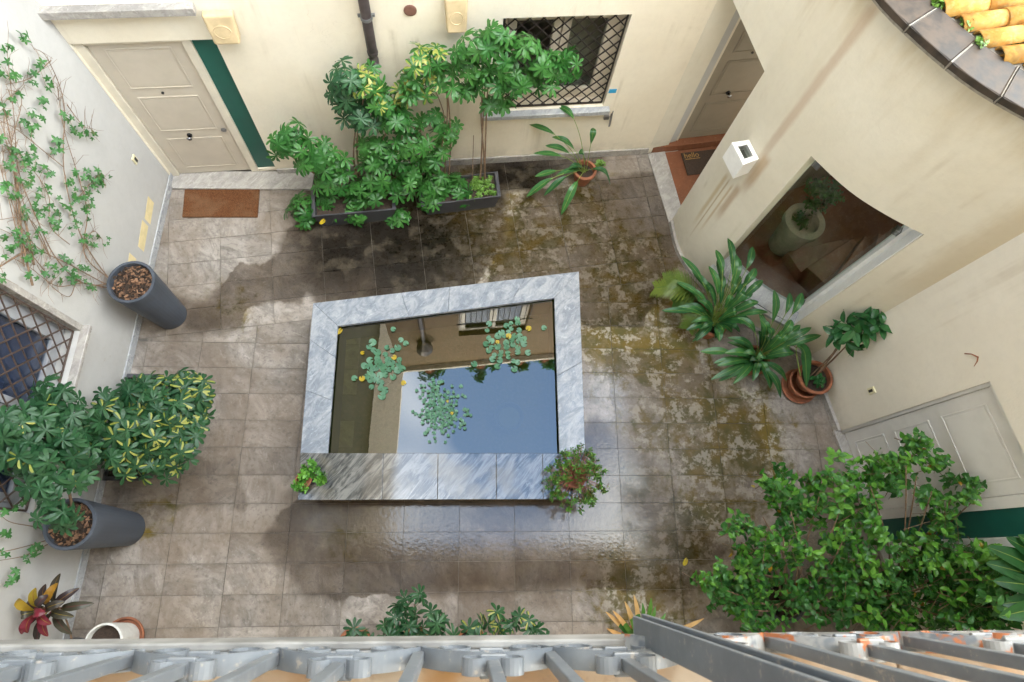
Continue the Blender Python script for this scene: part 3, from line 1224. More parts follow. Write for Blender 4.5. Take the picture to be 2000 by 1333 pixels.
# ---------------------------------------------------------------- left building
LB = thing('left_building', 'tall white plastered building wing with lattice window and climbing vine', 'building', (LEFT.pt(2, 0).x, LEFT.pt(2, 0).y, 0))
wl0, wl1, wz0, wz1 = 1.55, 3.20, .98, 2.35
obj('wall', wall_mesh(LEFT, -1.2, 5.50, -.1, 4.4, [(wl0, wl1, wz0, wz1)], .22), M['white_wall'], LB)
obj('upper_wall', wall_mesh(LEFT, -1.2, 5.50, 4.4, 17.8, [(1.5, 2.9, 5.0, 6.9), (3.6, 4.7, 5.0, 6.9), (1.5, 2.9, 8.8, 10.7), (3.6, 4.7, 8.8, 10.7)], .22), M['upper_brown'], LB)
sk = MB()
sk.wbox(LEFT, -1.2, 5.50, 0, .11, -.01, .014)
obj('skirting', sk, M['sill_marble'], LB, bev=.003)
w = window(LEFT, LB, wl0, wl1, wz0, wz1, .13, 2, M['grey_frame'], M['blue_glass'])
sl = MB()
sl.wbox(LEFT, wl0 - .06, wl1 + .06, wz0 - .05, wz0 - .004, -.13, .075)
obj('window_sill', sl, M['step_marble'], w, bev=.006)
rv = MB()
rv.wbox(LEFT, wl1 - .004, wl1 + .055, wz0 + .002, wz1 + .05, -.12, .012)
obj('stone_jamb', rv, M['step_marble'], w, bev=.004)
bl = MB()
bl.wbox(LEFT, wl0 + .06, wl1 - .06, wz0 + .04, wz1 - .04, -.21, -.20)
obj('blind', bl, M['blue_blind'], w)  # added sheet, its blue grey paints the sky mirrored in the panes
lattice(LEFT, wl0 + .02, wl1 - .02, wz0 + .02, wz1 - .02, -.055, .155, .0075, M['rust_iron'], w, 52)
for (a, b) in ((5.0, 6.9), (8.8, 10.7)):
    for (ua, ub) in ((1.5, 2.9), (3.6, 4.7)):
        window(LEFT, LB, ua, ub, a, b, .13, 2, M['lamp_white'], M['blue_glass'], room=False)
b = MB()
b.wbox(LEFT, 5.50, 15.0, -.1, 17.8, -.4, 0)
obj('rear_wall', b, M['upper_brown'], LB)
ev = MB()
ev.wbox(LEFT, -1.6, 15.2, 17.8, 18.05, -.4, 1.05)
obj('eave', ev, M['ceiling'], LB)
u, z, _ = LEFT.hit(262, 312)
b = MB()
b.wbox(LEFT, u - .035, u + .035, z - .05, z + .05, -.002, .016)
p = obj('bell_push', b, M['ivory'], LB, bev=.005)
b = MB()
b.wbox(LEFT, u - .016, u + .016, z - .034, z + .03, .0165, .024)
obj('button', b, M['black'], p, bev=.004)
for (u0, u1, za, zb, sk_) in ((4.72, 4.98, .26, .33, .14), (4.38, 4.68, .26, .33, .15), (4.13, 4.24, .36, .44, .04)):
    b = MB()
    q = [LEFT.pt(u0, za, .0015), LEFT.pt(u1, za + sk_ * .2, .0015), LEFT.pt(u1, zb + sk_ * .2 + .07, .0015), LEFT.pt(u0, zb + .06, .0015)]
    b.add([v for v in q] + [v + Vector((.003, 0, 0)) for v in q], [(4, 5, 6, 7), (0, 1, 5, 4), (1, 2, 6, 5), (2, 3, 7, 6), (3, 0, 4, 7)])
    obj('wall_patch', b, M['masking'], LB)

# ---------------------------------------------------------------- back building
BB = thing('back_building', 'cream plastered building across the back with lattice window and panelled door', 'building', (BACK.pt(3, 0).x, BACK.pt(3, 0).y, 0))
BL = BACK.len
du0, du1 = -.03, 1.185
uw = [BACK.hit(920, 632)[0]]
openings = [(du0, du1, -.1, 2.12), (-.02, 1.09, 2.53, 3.7), (3.80, 5.03, .96, 2.25)]
obj('wall', wall_mesh(BACK, -.12, BL, -.1, 4.2, openings, .22), M['cream'], BB)
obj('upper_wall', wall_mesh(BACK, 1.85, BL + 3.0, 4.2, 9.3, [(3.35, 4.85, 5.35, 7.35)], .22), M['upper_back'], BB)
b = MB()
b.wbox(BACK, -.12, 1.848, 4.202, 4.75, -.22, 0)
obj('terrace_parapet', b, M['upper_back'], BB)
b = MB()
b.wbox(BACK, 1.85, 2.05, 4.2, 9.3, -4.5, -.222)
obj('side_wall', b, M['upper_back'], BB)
tp = MB()
tp.wbox(BACK, 1.80, BL + 3.0, 9.3, 9.42, -.35, .12)
obj('cornice', tp, M['ceiling'], BB)
sk = MB()
sk.wbox(BACK, 1.19, BL - .005, 0, .115, -.01, .02)
obj('skirting', sk, M['step_marble'], BB, bev=.004)
# front door with green side light
st = MB()
q0, q1 = fl(338, 371), fl(610, 373)
st.poly_prism([tuple(BACK.pt(-.08, 0, -.1)[:2]), tuple(BACK.pt(1.62, 0, .005)[:2]), (q1.x, q1.y), (q0.x, q0.y)], 0.001, .035)
obj('doorstep', st, M['step_marble'], BB, bev=.006)
dr = panel_door(BACK, BB, .055, .875, .045, 2.06, -.055, M['door'], [(.16, .70), (.83, 1.36), (1.48, 2.0)])
b = MB()
u, z, _ = BACK.hit(318, 182, -.05)
c = BACK.pt(u, z, -.055)
nb = BACK.frame(1)[2]
nb3 = Vector((nb.x, nb.y, 0))
b.tube([c, c + nb3 * .012], .014, 10)
obj('peephole', b, M['black'], dr)
u, z, _ = BACK.hit(370, 267, -.03)
ring_knocker(BACK, u, z, -.053, dr)
u, z, _ = BACK.hit(437, 256, -.04)
b = MB()
c = BACK.pt(u, z, -.055)
b.tube([c, c + nb3 * .012, c + nb3 * .02], [.028, .028, .012], 12)
obj('lock', b, M['galv'], dr)
fr = MB()
fr.wbox(BACK, du0 - .05, .05, 0.036, 2.118, -.10, -.03)
fr.wbox(BACK, .88, .965, .036, 2.118, -.10, -.03)
fr.wbox(BACK, .05, .88, 2.066, 2.118, -.10, -.03)
fr.wbox(BACK, .965, du1, .036, .085, -.10, -.03)
obj('door_frame', fr, M['frame'], BB, bev=.005)
gp = MB()
gp.wbox(BACK, .967, du1, .087, 2.119, -.09, -.052)
obj('green_panel', gp, M['green'], BB)
bk = MB()
bk.wbox(BACK, du0 - .2, du1 + .1, -.05, 2.2, -.26, -.225)
obj('door_backing', bk, M['dark_room'], BB)
# ledge and dark window above the door
lg = MB()
lg.wbox(BACK, -.10, 1.16, 2.45, 2.528, -.12, .075)
obj('window_ledge', lg, M['step_marble'], BB, bev=.006)
wu = window(BACK, BB, -.02, 1.09, 2.53, 3.7, .15, 2, M['frame'], M['glass'])
lattice(BACK, 0.0, 1.07, 2.55, 3.68, -.07, .13, .008, M['iron'], wu, 48)
# the lattice window
w = window(BACK, BB, 3.80, 5.03, .96, 2.25, .14, 2, M['frame'], M['glass'], sash=.085)
sl = MB()
sl.wbox(BACK, 3.62, 5.10, .895, .957, -.13, .075)
obj('window_sill', sl, M['sill_marble'], w, bev=.006)
lattice(BACK, 3.82, 5.01, .985, 2.235, -.045, .138, .008, M['iron'], w, 47)
cu = MB()
cu.wbox(BACK, 4.55, 4.95, 1.05, 2.2, -.42, -.40)
obj('curtain', cu, M['inner_grey'], w)
# upper window seen in the water
w2 = window(BACK, BB, 3.35, 4.85, 5.35, 7.35, .12, 2, M['frame'], M['blue_glass'], name='window')
for k in range(14):
    b = MB()
    uu = 3.37 + k * 1.46 / 13
    b.tube([BACK.pt(uu, 5.35, .09), BACK.pt(uu, 6.35, .09)], .010, 4)
    obj('balustrade_bar', b, M['iron'], w2)
for zz in (5.38, 6.35):
    b = MB()
    b.tube([BACK.pt(3.3, zz, .09), BACK.pt(4.9, zz, .09)], .016, 4)
    obj('balustrade_rail', b, M['iron'], w2)
# rain pipe with hopper
c0 = BACK.hit(728, 104, .06)
pu = c0[0]
b = MB()
zt = 7.3
b.tube([BACK.pt(pu, zt, .065), BACK.pt(pu, 1.98, .065), BACK.pt(pu, 1.94, .067), BACK.pt(pu, 1.90, .075), BACK.pt(pu, 1.865, .098), BACK.pt(pu, 1.84, .125)], .047, 14)
pipe = obj('rain_pipe', b, M['copper'], BB, smooth=True)
for zz in (2.36, 3.9, 5.6):
    b = MB()
    b.tube([BACK.pt(pu, zz, .065), BACK.pt(pu, zz + .03, .065)], .055, 14)
    b.wbox(BACK, pu - .075, pu + .075, zz, zz + .025, .03, .05)
    obj('pipe_bracket', b, M['galv'], pipe)
b = MB()
b.tube([BACK.pt(pu, 1.96, .065), BACK.pt(pu, 1.985, .065)], .051, 14)
obj('pipe_collar', b, M['copper'], pipe)
b = MB()
b.lathe([(.05, 0), (.16, .22), (.19, .40), (.18, .42), (.04, .1)], tuple(BACK.pt(pu, zt - .1, .13)), 16)
obj('hopper', b, M['copper'], pipe)


def vent(px, py, z0, z1, wdt):
    """boxy clay cowl: flat top, front that leans out towards an open mouth below"""
    u = BACK.hit(px, py)[0]
    hw = wdt * .5
    b = MB()
    b.hexa([BACK.pt(u - hw * .86, z0, .001), BACK.pt(u + hw * .86, z0, .001), BACK.pt(u + hw * .86, z0, .125), BACK.pt(u - hw * .86, z0, .125),
            BACK.pt(u - hw, z1, .001), BACK.pt(u + hw, z1, .001), BACK.pt(u + hw, z1, .075), BACK.pt(u - hw, z1, .075)])
    v = obj('vent_cowl', b, M['terra_vent'], BB, bev=.022)
    v.modifiers[0].segments = 3
    m = MB()
    m.wbox(BACK, u - hw * .62, u + hw * .62, z0 - .003, z0 + .012, .025, .105)
    obj('mouth', m, M['plate'], v)
    d = MB()
    zc = z0 + (z1 - z0) * .45
    t3 = Vector((BACK.frame(1)[1].x, BACK.frame(1)[1].y, 0))
    ring = []
    for k in range(21):
        a = 2 * PI * k / 20
        ring.append(BACK.pt(u, zc + .06 * math.sin(a), .103 - .05 * (.06 * math.sin(a)) / (z1 - z0)) + t3 * (hw * .55 * math.cos(a)))
    d.tube(ring, .005, 5, cap=False)
    obj('raised_ring', d, M['terra_vent'], v)
    return v


v1 = vent(437, 48, 2.17, 2.45, .26)
v2 = vent(890, 20, 2.21, 2.55, .21)
u, z, P_ = BACK.hit(801, 20)
b = MB()
c = BACK.pt(u, z, 0.001)
b.tube([c, c + nb3 * .01, c + nb3 * .014], [.058, .058, .045], 20)
obj('cover_plate', b, M['plate'], BB)
u, z, _ = BACK.hit(1197, 178)
b = MB()
b.wbox(BACK, u - .045, u + .04, z - .03, z + .03, .001, .004)
obj('blue_tape', b, M['tape_blue'], BB)
u, z, _ = BACK.hit(1187, 228)
b = MB()
b.wbox(BACK, u - .05, u + .01, z - .02, z + .03, .0, .03)
b.tube([BACK.pt(u + .03, z + .13, .03), BACK.pt(u + .045, z - .13, .04), BACK.pt(u + .03, z - .12, .05), BACK.pt(u + .015, z + .1, .04)], .006, 5)
obj('window_stay', b, M['galv'], BB)
u, z, _ = BACK.hit(668, 298)
b = MB()
b.wbox(BACK, u - .06, u + .06, z - .035, z + .04, -.002, .006)
obj('vent_grille', b, M['ivory'], BB, bev=.003)

# ---------------------------------------------------------------- tower with porch and glazed bay
tw_loc = TOWER.pt(2.0, 0)
TW = thing('rounded_tower', 'rounded cream tower with porch, curved bay window and terracotta roof', 'building', (tw_loc.x, tw_loc.y, 0))
HEAD = 2.57
u_p1 = TOWER.u[1]
bw0, bw1 = tower_u(2.80, 3.13), tower_u(3.62, 2.43)
obj('wall', wall_mesh(TOWER, .0, TOWER.len, -.1, 3.86, [(0.002, u_p1, -.1, HEAD), (bw0, bw1, .48, HEAD)], .26), M['tower'], TW, smooth=False)
sk = MB()
sk.wstrip(TOWER, u_p1 + .03, TOWER.len, 0, .07, -.01, .035, 24)
obj('skirting', sk, M['step_marble'], TW)
# bay: sill, frames, curved pane
sl = MB()
sl.wstrip(TOWER, bw0 - .03, bw1 + .0, .44, .481, -.02, .05, 16)
bay = obj('bay_window', sl, M['sill_marble'], TW)
s2 = MB()
s2.wstrip(TOWER, bw0 + .003, bw1 - .003, .4805, .50, -.255, .0, 16)
obj('window_sill', s2, M['sill_marble'], bay)
g = MB()
g.wstrip(TOWER, bw0 - .1, bw1 + .05, .505, HEAD - .002, -.232, -.222, 16)
obj('pane', g, M['glass'], bay, smooth=False)
jf = MB()
jf.wstrip(TOWER, bw1 - .05, bw1 - .002, .502, HEAD - .003, -.26, -.16, 1)
obj('jamb_frame', jf, M['lamp_white'], bay)
jf = MB()
jf.wstrip(TOWER, bw1 - .012, bw1 - .002, .502, HEAD - .003, -.155, -.01, 1)
obj('jamb_lining', jf, M['lamp_white'], bay)
for zz in (.60, 2.22):
    cl = MB()
    cl.wstrip(TOWER, bw1 - .10, bw1 - .052, zz, zz + .07, -.225, -.17, 1)
    obj('clamp', cl, M['chrome'], bay, bev=.004)
cl = MB()
cl.wstrip(TOWER, bw0 + .02, bw0 + .09, 2.32, 2.40, -.225, -.17, 1)
obj('clamp', cl, M['chrome'], bay, bev=.004)

# rooms behind the tower face
flr = MB()
flr.poly_prism([tuple(TOWER.pt(u_p1 + .0, 0, -.25)[:2])] + [tuple(TOWER.pt(u_p1 + (TOWER.len - u_p1) * k / 12, 0, -.25)[:2]) for k in range(1, 13)] + [(7.0, 3.2), (7.0, 6.4), (3.4, 5.0)], .02, .10)
obj('stairwell_floor', flr, M['red_marble'], TW)
cei = MB()
cei.box(2.0, 7.2, 2.0, 6.6, 2.86, 2.96)
cei2 = MB()
cei2.poly_prism([tuple(TOWER.pt(TOWER.len * k / 20, 0, -.255)[:2]) for k in range(21)] + [(7.2, 2.4), (7.2, 6.6), (2.6, 6.6)], 2.75, 2.85)
obj('ceiling', cei2, M['inner_grey'], TW)
iw = MB()
iw.poly_prism([tuple(TOWER.pt(u_p1 + .02, 0, -.27)[:2]), tuple(TOWER.pt(u_p1 + .16, 0, -.27)[:2]), (4.35, 4.55), (4.25, 4.68)], 0, 2.74)
iw.poly_prism([(4.25, 4.68), (4.35, 4.55), (7.0, 5.6), (7.0, 5.8)], 0, 2.74)
iw.poly_prism([(4.06, 2.42), (4.12, 2.28), (7.1, 3.3), (7.0, 3.5)], 0, 2.5)
iw.box(5.6, 5.8, 2.6, 5.6, 0, 2.0)  # unseen far wall kept low; gap above added to let daylight in
obj('stairwell_wall', iw, M['inner_grey'], TW)
for k in range(5):
    s = MB()
    a0 = math.radians(196 + k * 17)
    a1 = math.radians(196 + k * 17 + 20)
    c = (4.75, 3.72)
    s.poly_prism([(c[0] + .25 * math.cos(a0), c[1] + .25 * math.sin(a0)), (c[0] + 1.0 * math.cos(a0), c[1] + 1.0 * math.sin(a0)),
                  (c[0] + 1.0 * math.cos(a1), c[1] + 1.0 * math.sin(a1)), (c[0] + .25 * math.cos(a1), c[1] + .25 * math.sin(a1))], .101, .13 + .15 * (k + 1))
    obj('step', s, M['red_marble'], TW, bev=.008)
# porch: grey threshold, red floor, raised step, door
pf = MB()
pf.poly_prism([(2.51, 4.97), (2.675, 4.05), (3.9, 4.4), (3.9, 5.25)], -.02, .004)
obj('porch_floor', pf, M['red_marble'], TW)
th = MB()
th.poly_prism([(2.275, 4.935), (2.47, 3.97), (2.55, 3.55), (2.68, 4.0), (2.505, 4.985)], -.02, .012)
obj('porch_threshold', th, M['step_marble'], TW, bev=.004)
ps = MB()
ps.poly_prism([(2.27, 4.955), (2.61, 5.00), (3.9, 5.245), (3.9, 5.42), (2.61, 5.14), (2.27, 5.06)], -.02, .11)
obj('porch_step', ps, M['red_marble'], TW, bev=.006)
PORCH_SIDE = Path([(2.272, 4.955), (2.60, 5.07)])
rv = MB()
rv.poly_prism([(2.20, 4.97), (2.273, 4.953), (2.625, 5.075), (2.60, 5.2)], .0, 2.74)
obj('porch_side', rv, M['grey_reveal'], TW)
PD = Path([(2.60, 5.085), (3.75, 5.30)])
if PD.frame(.1)[2].y > 0:
    PD.flip = True
pw = MB()
pw.wbox(PD, -.1, 1.4, 0, 2.74, -.3, -.06)
obj('porch_back', pw, M['cream'], TW)
pdoor = panel_door(PD, TW, .06, .95, .115, 2.2, -.01, M['door_taupe'], [(.24, .78), (.91, 1.46), (1.58, 2.12)])
u, z, _ = PD.hit(1424, 187, .04)
ring_knocker(PD, u, z, -.005, pdoor)
u, z, _ = PD.hit(1470, 104, 0)
b = MB()
pn = PD.frame(.1)[2]
c = PD.pt(u, z, -.01)
b.tube([c, c + Vector((pn.x, pn.y, 0)) * .012], .014, 10)
obj('peephole', b, M['black'], pdoor)
fr = MB()
fr.wbox(PD, -.02, .055, .112, 2.25, -.06, .01)
fr.wbox(PD, .955, 1.03, .112, 2.25, -.06, .01)
obj('door_frame', fr, M['frame'], TW, bev=.004)

# slate coping, stone by stone, and barrel tiles
ZC = 3.87
cu0 = tower_u(2.45, 4.35)
k = 0
u = .15
edges = []
first = tower_u(*fl(1863, 117, 3.9)[:2])
us_ = [first + d * .335 for d in range(-8, 6)]
for a, b_ in zip(us_, us_[1:]):
    if b_ > TOWER.len + .02 or a < .05:
        continue
    c = MB()
    c.wstrip(TOWER, a + .007, min(b_, TOWER.len) - .007, ZC + .002, ZC + .055 + RND.uniform(-.003, .003), -.20, .085, 3)
    obj('coping_stone', c, M['slate'], TW, bev=.006)
    c = MB()
    c.wstrip(TOWER, a + .002, b_ - .002, ZC - .03, ZC, -.15, .06, 3)
    obj('coping_bed', c, M['mortar'], TW)
    c = MB()
    c.wstrip(TOWER, a - .006, a + .006, ZC + .001, ZC + .046, -.19, .075, 1)
    obj('coping_joint', c, M['mortar'], TW)
rb = MB()
rb.poly_prism([tuple(TOWER.pt(.2 + (TOWER.len - .2) * k / 20, 0, -.17)[:2]) for k in range(21)] + [(7.2, 2.5), (7.2, 6.6), (2.6, 6.6)], ZC - .02, ZC + .02)
obj('roof_bed', rb, M['mortar'], TW)
# barrel tiles: rows run away from the coping, rising gently
tdir = Vector((1, .10, 0)).normalized()
tside = Vector((-tdir.y, tdir.x, 0))
tm = []
for v in range(3):
    mb = MB()
    n = 9
    L, r0, r1 = .34, .066, .056
    for (x, r, zz) in ((0, r0, 0), (L, r1, .0)):
        for q in range(n + 1):
            a = PI * q / n
            mb.v.append((x, -r * math.cos(a), r * math.sin(a) * .95 + zz))
        for q in range(n + 1):
            a = PI * q / n
            mb.v.append((x, -(r - .012) * math.cos(a), (r - .012) * math.sin(a) * .95 + zz))
    m = n + 1
    for q in range(n):
        mb.quad(q, q + 1, 2 * m + q + 1, 2 * m + q)
        mb.quad(m + q + 1, m + q, 3 * m + q, 3 * m + q + 1)
        mb.quad(q, m + q, m + q + 1, q + 1)
        mb.quad(2 * m + q, 2 * m + q + 1, 3 * m + q + 1, 3 * m + q)
    tm.append(mb.mesh('roof_tile', M['tile'], True))
outer = [TOWER.pt(TOWER.len * k / 60, 0, -.19) for k in range(61)]
ntile = 0
for row in range(-8, 14):
    base = Vector((3.1, 3.05, 0)) + tside * (row * .128)
    # start of the row: first point inside the coping ring
    t = -2.0
    while t < 3 and inside_sd([(p.x, p.y) for p in outer] + [(7, 2.4), (7, 6.4), (2.5, 6.4)], base.x + tdir.x * t, base.y + tdir.y * t) < .03:
        t += .02
    for kk in range(5):
        q = base + tdir * (t + kk * .27)
        if q.x > 4.9:
            continue
        o = bpy.data.objects.new('roof_tile', tm[(row + kk) % 3])
        COL.objects.link(o)
        o.parent = TW
        o.location = Vector((q.x, q.y, ZC + .025 + kk * .05)) - TW.location
        o.rotation_euler = (RND.uniform(-.03, .03), -.17, math.atan2(tdir.y, tdir.x) + RND.uniform(-.02, .02))
        ntile += 1
    # channel tile between two rows
    for kk in range(3):
        q = base + tside * .064 + tdir * (t + .03 + kk * .3)
        o = bpy.data.objects.new('channel_tile', tm[(row + kk) % 3])
        COL.objects.link(o)
        o.parent = TW
        o.location = Vector((q.x, q.y, ZC + .055 + kk * .052)) - TW.location
        o.rotation_euler = (PI, .17, math.atan2(tdir.y, tdir.x))

# ---------------------------------------------------------------- right building
RB = thing('right_building', 'warm white plastered wall on the right with wide grey panelled door', 'building', (RIGHT.pt(1, 0).x, RIGHT.pt(1, 0).y, 0))
ro0, ro1 = .91, 2.55
obj('wall', wall_mesh(RIGHT, -.05, RIGHT.len + .6, -.1, 6.2, [(ro0, ro1, -.1, 2.2)], .22), M['right_wall'], RB)
sk = MB()
sk.wbox(RIGHT, .02, .905, 0, .10, -.01, .035)
obj('skirting', sk, M['step_marble'], RB, bev=.004)
st = MB()
st.wbox(RIGHT, ro0 - .02, ro1 + .02, .001, .05, -.2, .055)
obj('doorstep', st, M['step_marble'], RB, bev=.005)
rd = panel_door(RIGHT, RB, ro0 + .035, 1.80, .055, 2.14, -.05, M['door_grey'], [(.18, .68), (.84, 1.34), (1.50, 2.02)])
fr = MB()
fr.wbox(RIGHT, ro0 - .0, ro0 + .033, .052, 2.198, -.10, -.025)
fr.wbox(RIGHT, 1.803, 1.90, .052, 2.198, -.10, -.025)
fr.wbox(RIGHT, ro0 + .033, 1.803, 2.143, 2.198, -.10, -.025)
fr.wbox(RIGHT, 2.13, ro1, .052, 2.198, -.10, -.025)
obj('door_frame', fr, M['door_grey'], RB, bev=.004)
gp = MB()
gp.wbox(RIGHT, 1.902, 2.128, .06, 2.19, -.095, -.05)
obj('green_panel', gp, M['green'], RB)
bk = MB()
bk.wbox(RIGHT, ro0 - .1, ro1 + .1, -.05, 2.3, -.30, -.225)
obj('door_backing', bk, M['dark_room'], RB)
u, z, _ = RIGHT.hit(1704, 763)
b = MB()
b.wbox(RIGHT, u - .035, u + .035, z - .05, z + .05, -.002, .018)
p = obj('bell_push', b, M['ivory'], RB, bev=.005)
b = MB()
b.wbox(RIGHT, u - .014, u + .014, z - .03, z + .03, .0185, .026)
obj('button', b, M['black'], p, bev=.004)
b = MB()
pts = [RIGHT.pt(*RIGHT.hit(x, y)[:2], .003) for x, y in ((1885, 691), (1898, 692), (1911, 698), (1909, 706), (1903, 716))]
b.tube(pts, [.006, .005, .007, .005, .002], 5)
obj('old_bracket', b, M['terracotta'], RB)

# ---------------------------------------------------------------- front building with the balcony one looks from
FB = thing('front_building', 'pale building in the foreground carrying the stone balcony', 'building', (0, -1.1, 0))
b = MB()
b.box(-4.4, 6.0, -1.5, -1.12, -.1, 5.5)
obj('wall', b, M['cream'], FB)
b = MB()
b.box(-4.4, 6.0, -1.9, -1.5, 5.5, 8.6)
obj('upper_wall', b, M['cream'], FB)
b = MB()
b.box(-4.4, 6.0, -1.9, .30, 8.6, 8.8)
obj('eave', b, M['ceiling'], FB)
ZS = 5.85
for (xa, xb) in ((-4.2, -1.4), (-1.399, -.1855), (-.1845, .62), (.621, 2.2), (2.201, 5.0)):
    b = MB()
    b.box(xa, xb, -1.5, -.119, ZS - .055, ZS)
    obj('balcony_slab', b, M['peach'], FB, bev=.006)
b = MB()
b.box(-4.2, 5.0, -.1188, -.1075, ZS - .055, ZS + .002)
obj('sill_nosing', b, simple('pale_painted_nosing', (.145, .143, .140), .6, .35, scale=14, bump=.3), FB, bev=.003)


# ------------------------------------------------------------------ pond
ZP = .45
PD_ = thing('garden_pond', 'raised marble edged pond in the middle of the courtyard', 'pond', (-.2, 1.6, 0))


def lerp2(a, b, t):
    return (a[0] + (b[0] - a[0]) * t, a[1] + (b[1] - a[1]) * t)


def coping(outer0, outer1, inner0, inner1, cuts, mat):
    for t0, t1 in zip(cuts, cuts[1:]):
        q = [lerp2(outer0, outer1, t0), lerp2(outer0, outer1, t1), lerp2(inner0, inner1, t1), lerp2(inner0, inner1, t0)]
        cx = sum(p[0] for p in q) / 4
        cy = sum(p[1] for p in q) / 4
        q = [(cx + (p[0] - cx) * .9985, cy + (p[1] - cy) * .9985) for p in q]
        b = MB()
        b.poly_prism(q, ZP - .045, ZP + RND.uniform(-.001, .001))
        o = obj('coping_stone', b, mat, PD_, bev=.004)


O, I = POOL_OUT, POOL_IN
fl_, fr_ = (-1.605, .965), (1.225, .990)        # where the side stones meet the front row
coping(O[0], O[1], fl_, fr_, [0, .285, .475, .68, .845, 1], M['marble_wet'])
coping(fl_, O[3], I[0], (I[3][0], I[3][1]), [0, .40, .74, 1], M['marble'])
coping(O[3], O[2], I[3], I[2], [0, .32, .50, .79, 1], M['marble'])
coping(O[2], fr_, I[2], I[1], [0, .52, 1], M['marble'])
bs = MB()
m_ = .035
ins = [(O[0][0] + m_, O[0][1] + m_), (O[1][0] - m_, O[1][1] + m_), (O[2][0] - m_, O[2][1] - m_), (O[3][0] + m_, O[3][1] - m_)]
inn = [(I[0][0] - .02, I[0][1] - .02), (I[1][0] + .02, I[1][1] - .02), (I[2][0] + .02, I[2][1] + .02), (I[3][0] - .02, I[3][1] + .02)]
for k in range(4):
    k2 = (k + 1) % 4
    bs.poly_prism([ins[k], ins[k2], inn[k2], inn[k]], -.03, ZP - .046)
obj('pond_wall', bs, M['base_stone'], PD_)
lin = MB()
for k in range(4):
    k2 = (k + 1) % 4
    a, b_ = I[k], I[k2]
    c = (sum(p[0] for p in I) / 4, sum(p[1] for p in I) / 4)
    ia = lerp2(inn[k], c, .004)
    ib = lerp2(inn[k2], c, .004)
    ja = lerp2(inn[k], c, .030)
    jb = lerp2(inn[k2], c, .030)
    lin.poly_prism([ia, ib, jb, ja], -.02, ZP - .055)
obj('pond_lining', lin, M['algae'], PD_)
bed = MB()
bed.poly_prism(inn, -.02, .0)
bed = obj('pond_bed', bed, M['mud'], PD_)
wt = MB()
wt.poly_prism([lerp2(p, (-.2, 1.7), .006) for p in inn], .0, .395)
# only the surface of the water is needed
wt = MB()
q = [lerp2(p, (-.2, 1.7), .004) for p in inn]
wt.add([(p[0], p[1], .395) for p in q], [(0, 1, 2, 3)])
ZW = .395
wo = obj('pond_water', wt, M['water'])
tag(wo, kind='structure')
# sunken tubs on the bed
for (px, py, r) in ((995, 812, .16), (742, 725, .15), (990, 668, .15), (860, 805, .15)):
    c = fl(px, py, .2)
    b = MB()
    b.lathe([(r * .8, 0), (r, .16), (r * .93, .16), (r * .75, .10), (.0, .10)], (c.x, c.y, .002), 20, True)
    obj('sunken_tub', b, M['algae'] if px != 995 else M['pot_grey'], PD_)


def pad_mesh(r, mats, n=16):
    b = MB()
    b.v.append((0, 0, 0))
    for k in range(n + 1):
        a = math.radians(14) + (2 * PI - math.radians(28)) * k / n
        w = 1 + .04 * math.sin(3 * a)
        b.v.append((r * w * math.cos(a), r * w * math.sin(a), .10 * r * (1 + math.sin(5 * a)) * .5))
    for k in range(n):
        b.quad(0, k + 1, k + 2)
    return b.mesh('lily_pad', mats)


padG = [pad_mesh(.05, M['lf_lily']) for _ in range(2)]
padY = pad_mesh(.042, M['lf_lily_y'])


def lily(cx, cy, rx, ry, n, sc, label, ny, seed, zup=.004, lean=.25):
    R = random.Random(seed)
    c = fl(cx, cy, ZW)
    t = thing('water_lily', label, 'water lily', (c.x, c.y, ZW), 'water lilies in the pond')
    pts = []
    tries = 0
    while len(pts) < n and tries < 6000:
        tries += 1
        a = R.uniform(0, 2 * PI)
        d = abs(R.gauss(0, .52)) * (1 + .28 * math.sin(2 * a + seed) + .18 * math.sin(5 * a + seed * 2))
        if d > 1.35:
            continue
        px, py = cx + rx * d * math.cos(a), cy + ry * d * math.sin(a)
        p = fl(px, py, ZW)
        if any((p - q).length < sc * .066 for q in pts):
            continue
        pts.append(p)
        yel = len(pts) > n - ny
        s = sc * R.uniform(.75, 1.15)
        q = Matrix.Rotation(R.uniform(0, 2 * PI), 4, 'Z') @ Matrix.Rotation(R.uniform(-lean, lean), 4, 'X')
        leafobj('lily_pad', padY if yel else R.choice(padG), (p.x, p.y, ZW + zup + R.uniform(0, .012) + len(pts) * .0002), q.to_quaternion(), s, t)
    return t


lily(742, 718, 48, 60, 46, .72, 'water lily clump with yellowing pads on the dark left side of the pond', 4, 3)
lily(990, 672, 60, 52, 46, .66, 'loose water lily patch below the window reflection near the far right corner', 3, 4)
lily(860, 803, 50, 48, 150, .40, 'dense round clump of tiny green lily pads in the middle of the pond', 2, 6)
for (px, py, lab) in ((663, 648, 'single yellow leaf floating in the far left corner of the pond'), (1338, 1098, 'single yellow leaf lying on the paving near the big shrub'),
                      (630, 434, 'orange fallen leaf on the rim of the left trough')):
    c = fl(px, py, ZW if py == 648 else (.29 if py == 434 else 0))
    o = obj('fallen_leaf', pad_mesh(.045, M['lf_lily_y'], 10))
    o.location = (c.x, c.y, c.z + .006)
    o.scale = (1, .55, 1)
    o.rotation_euler = (.1, .1, 1.0)
    tag(o, lab, 'leaf')

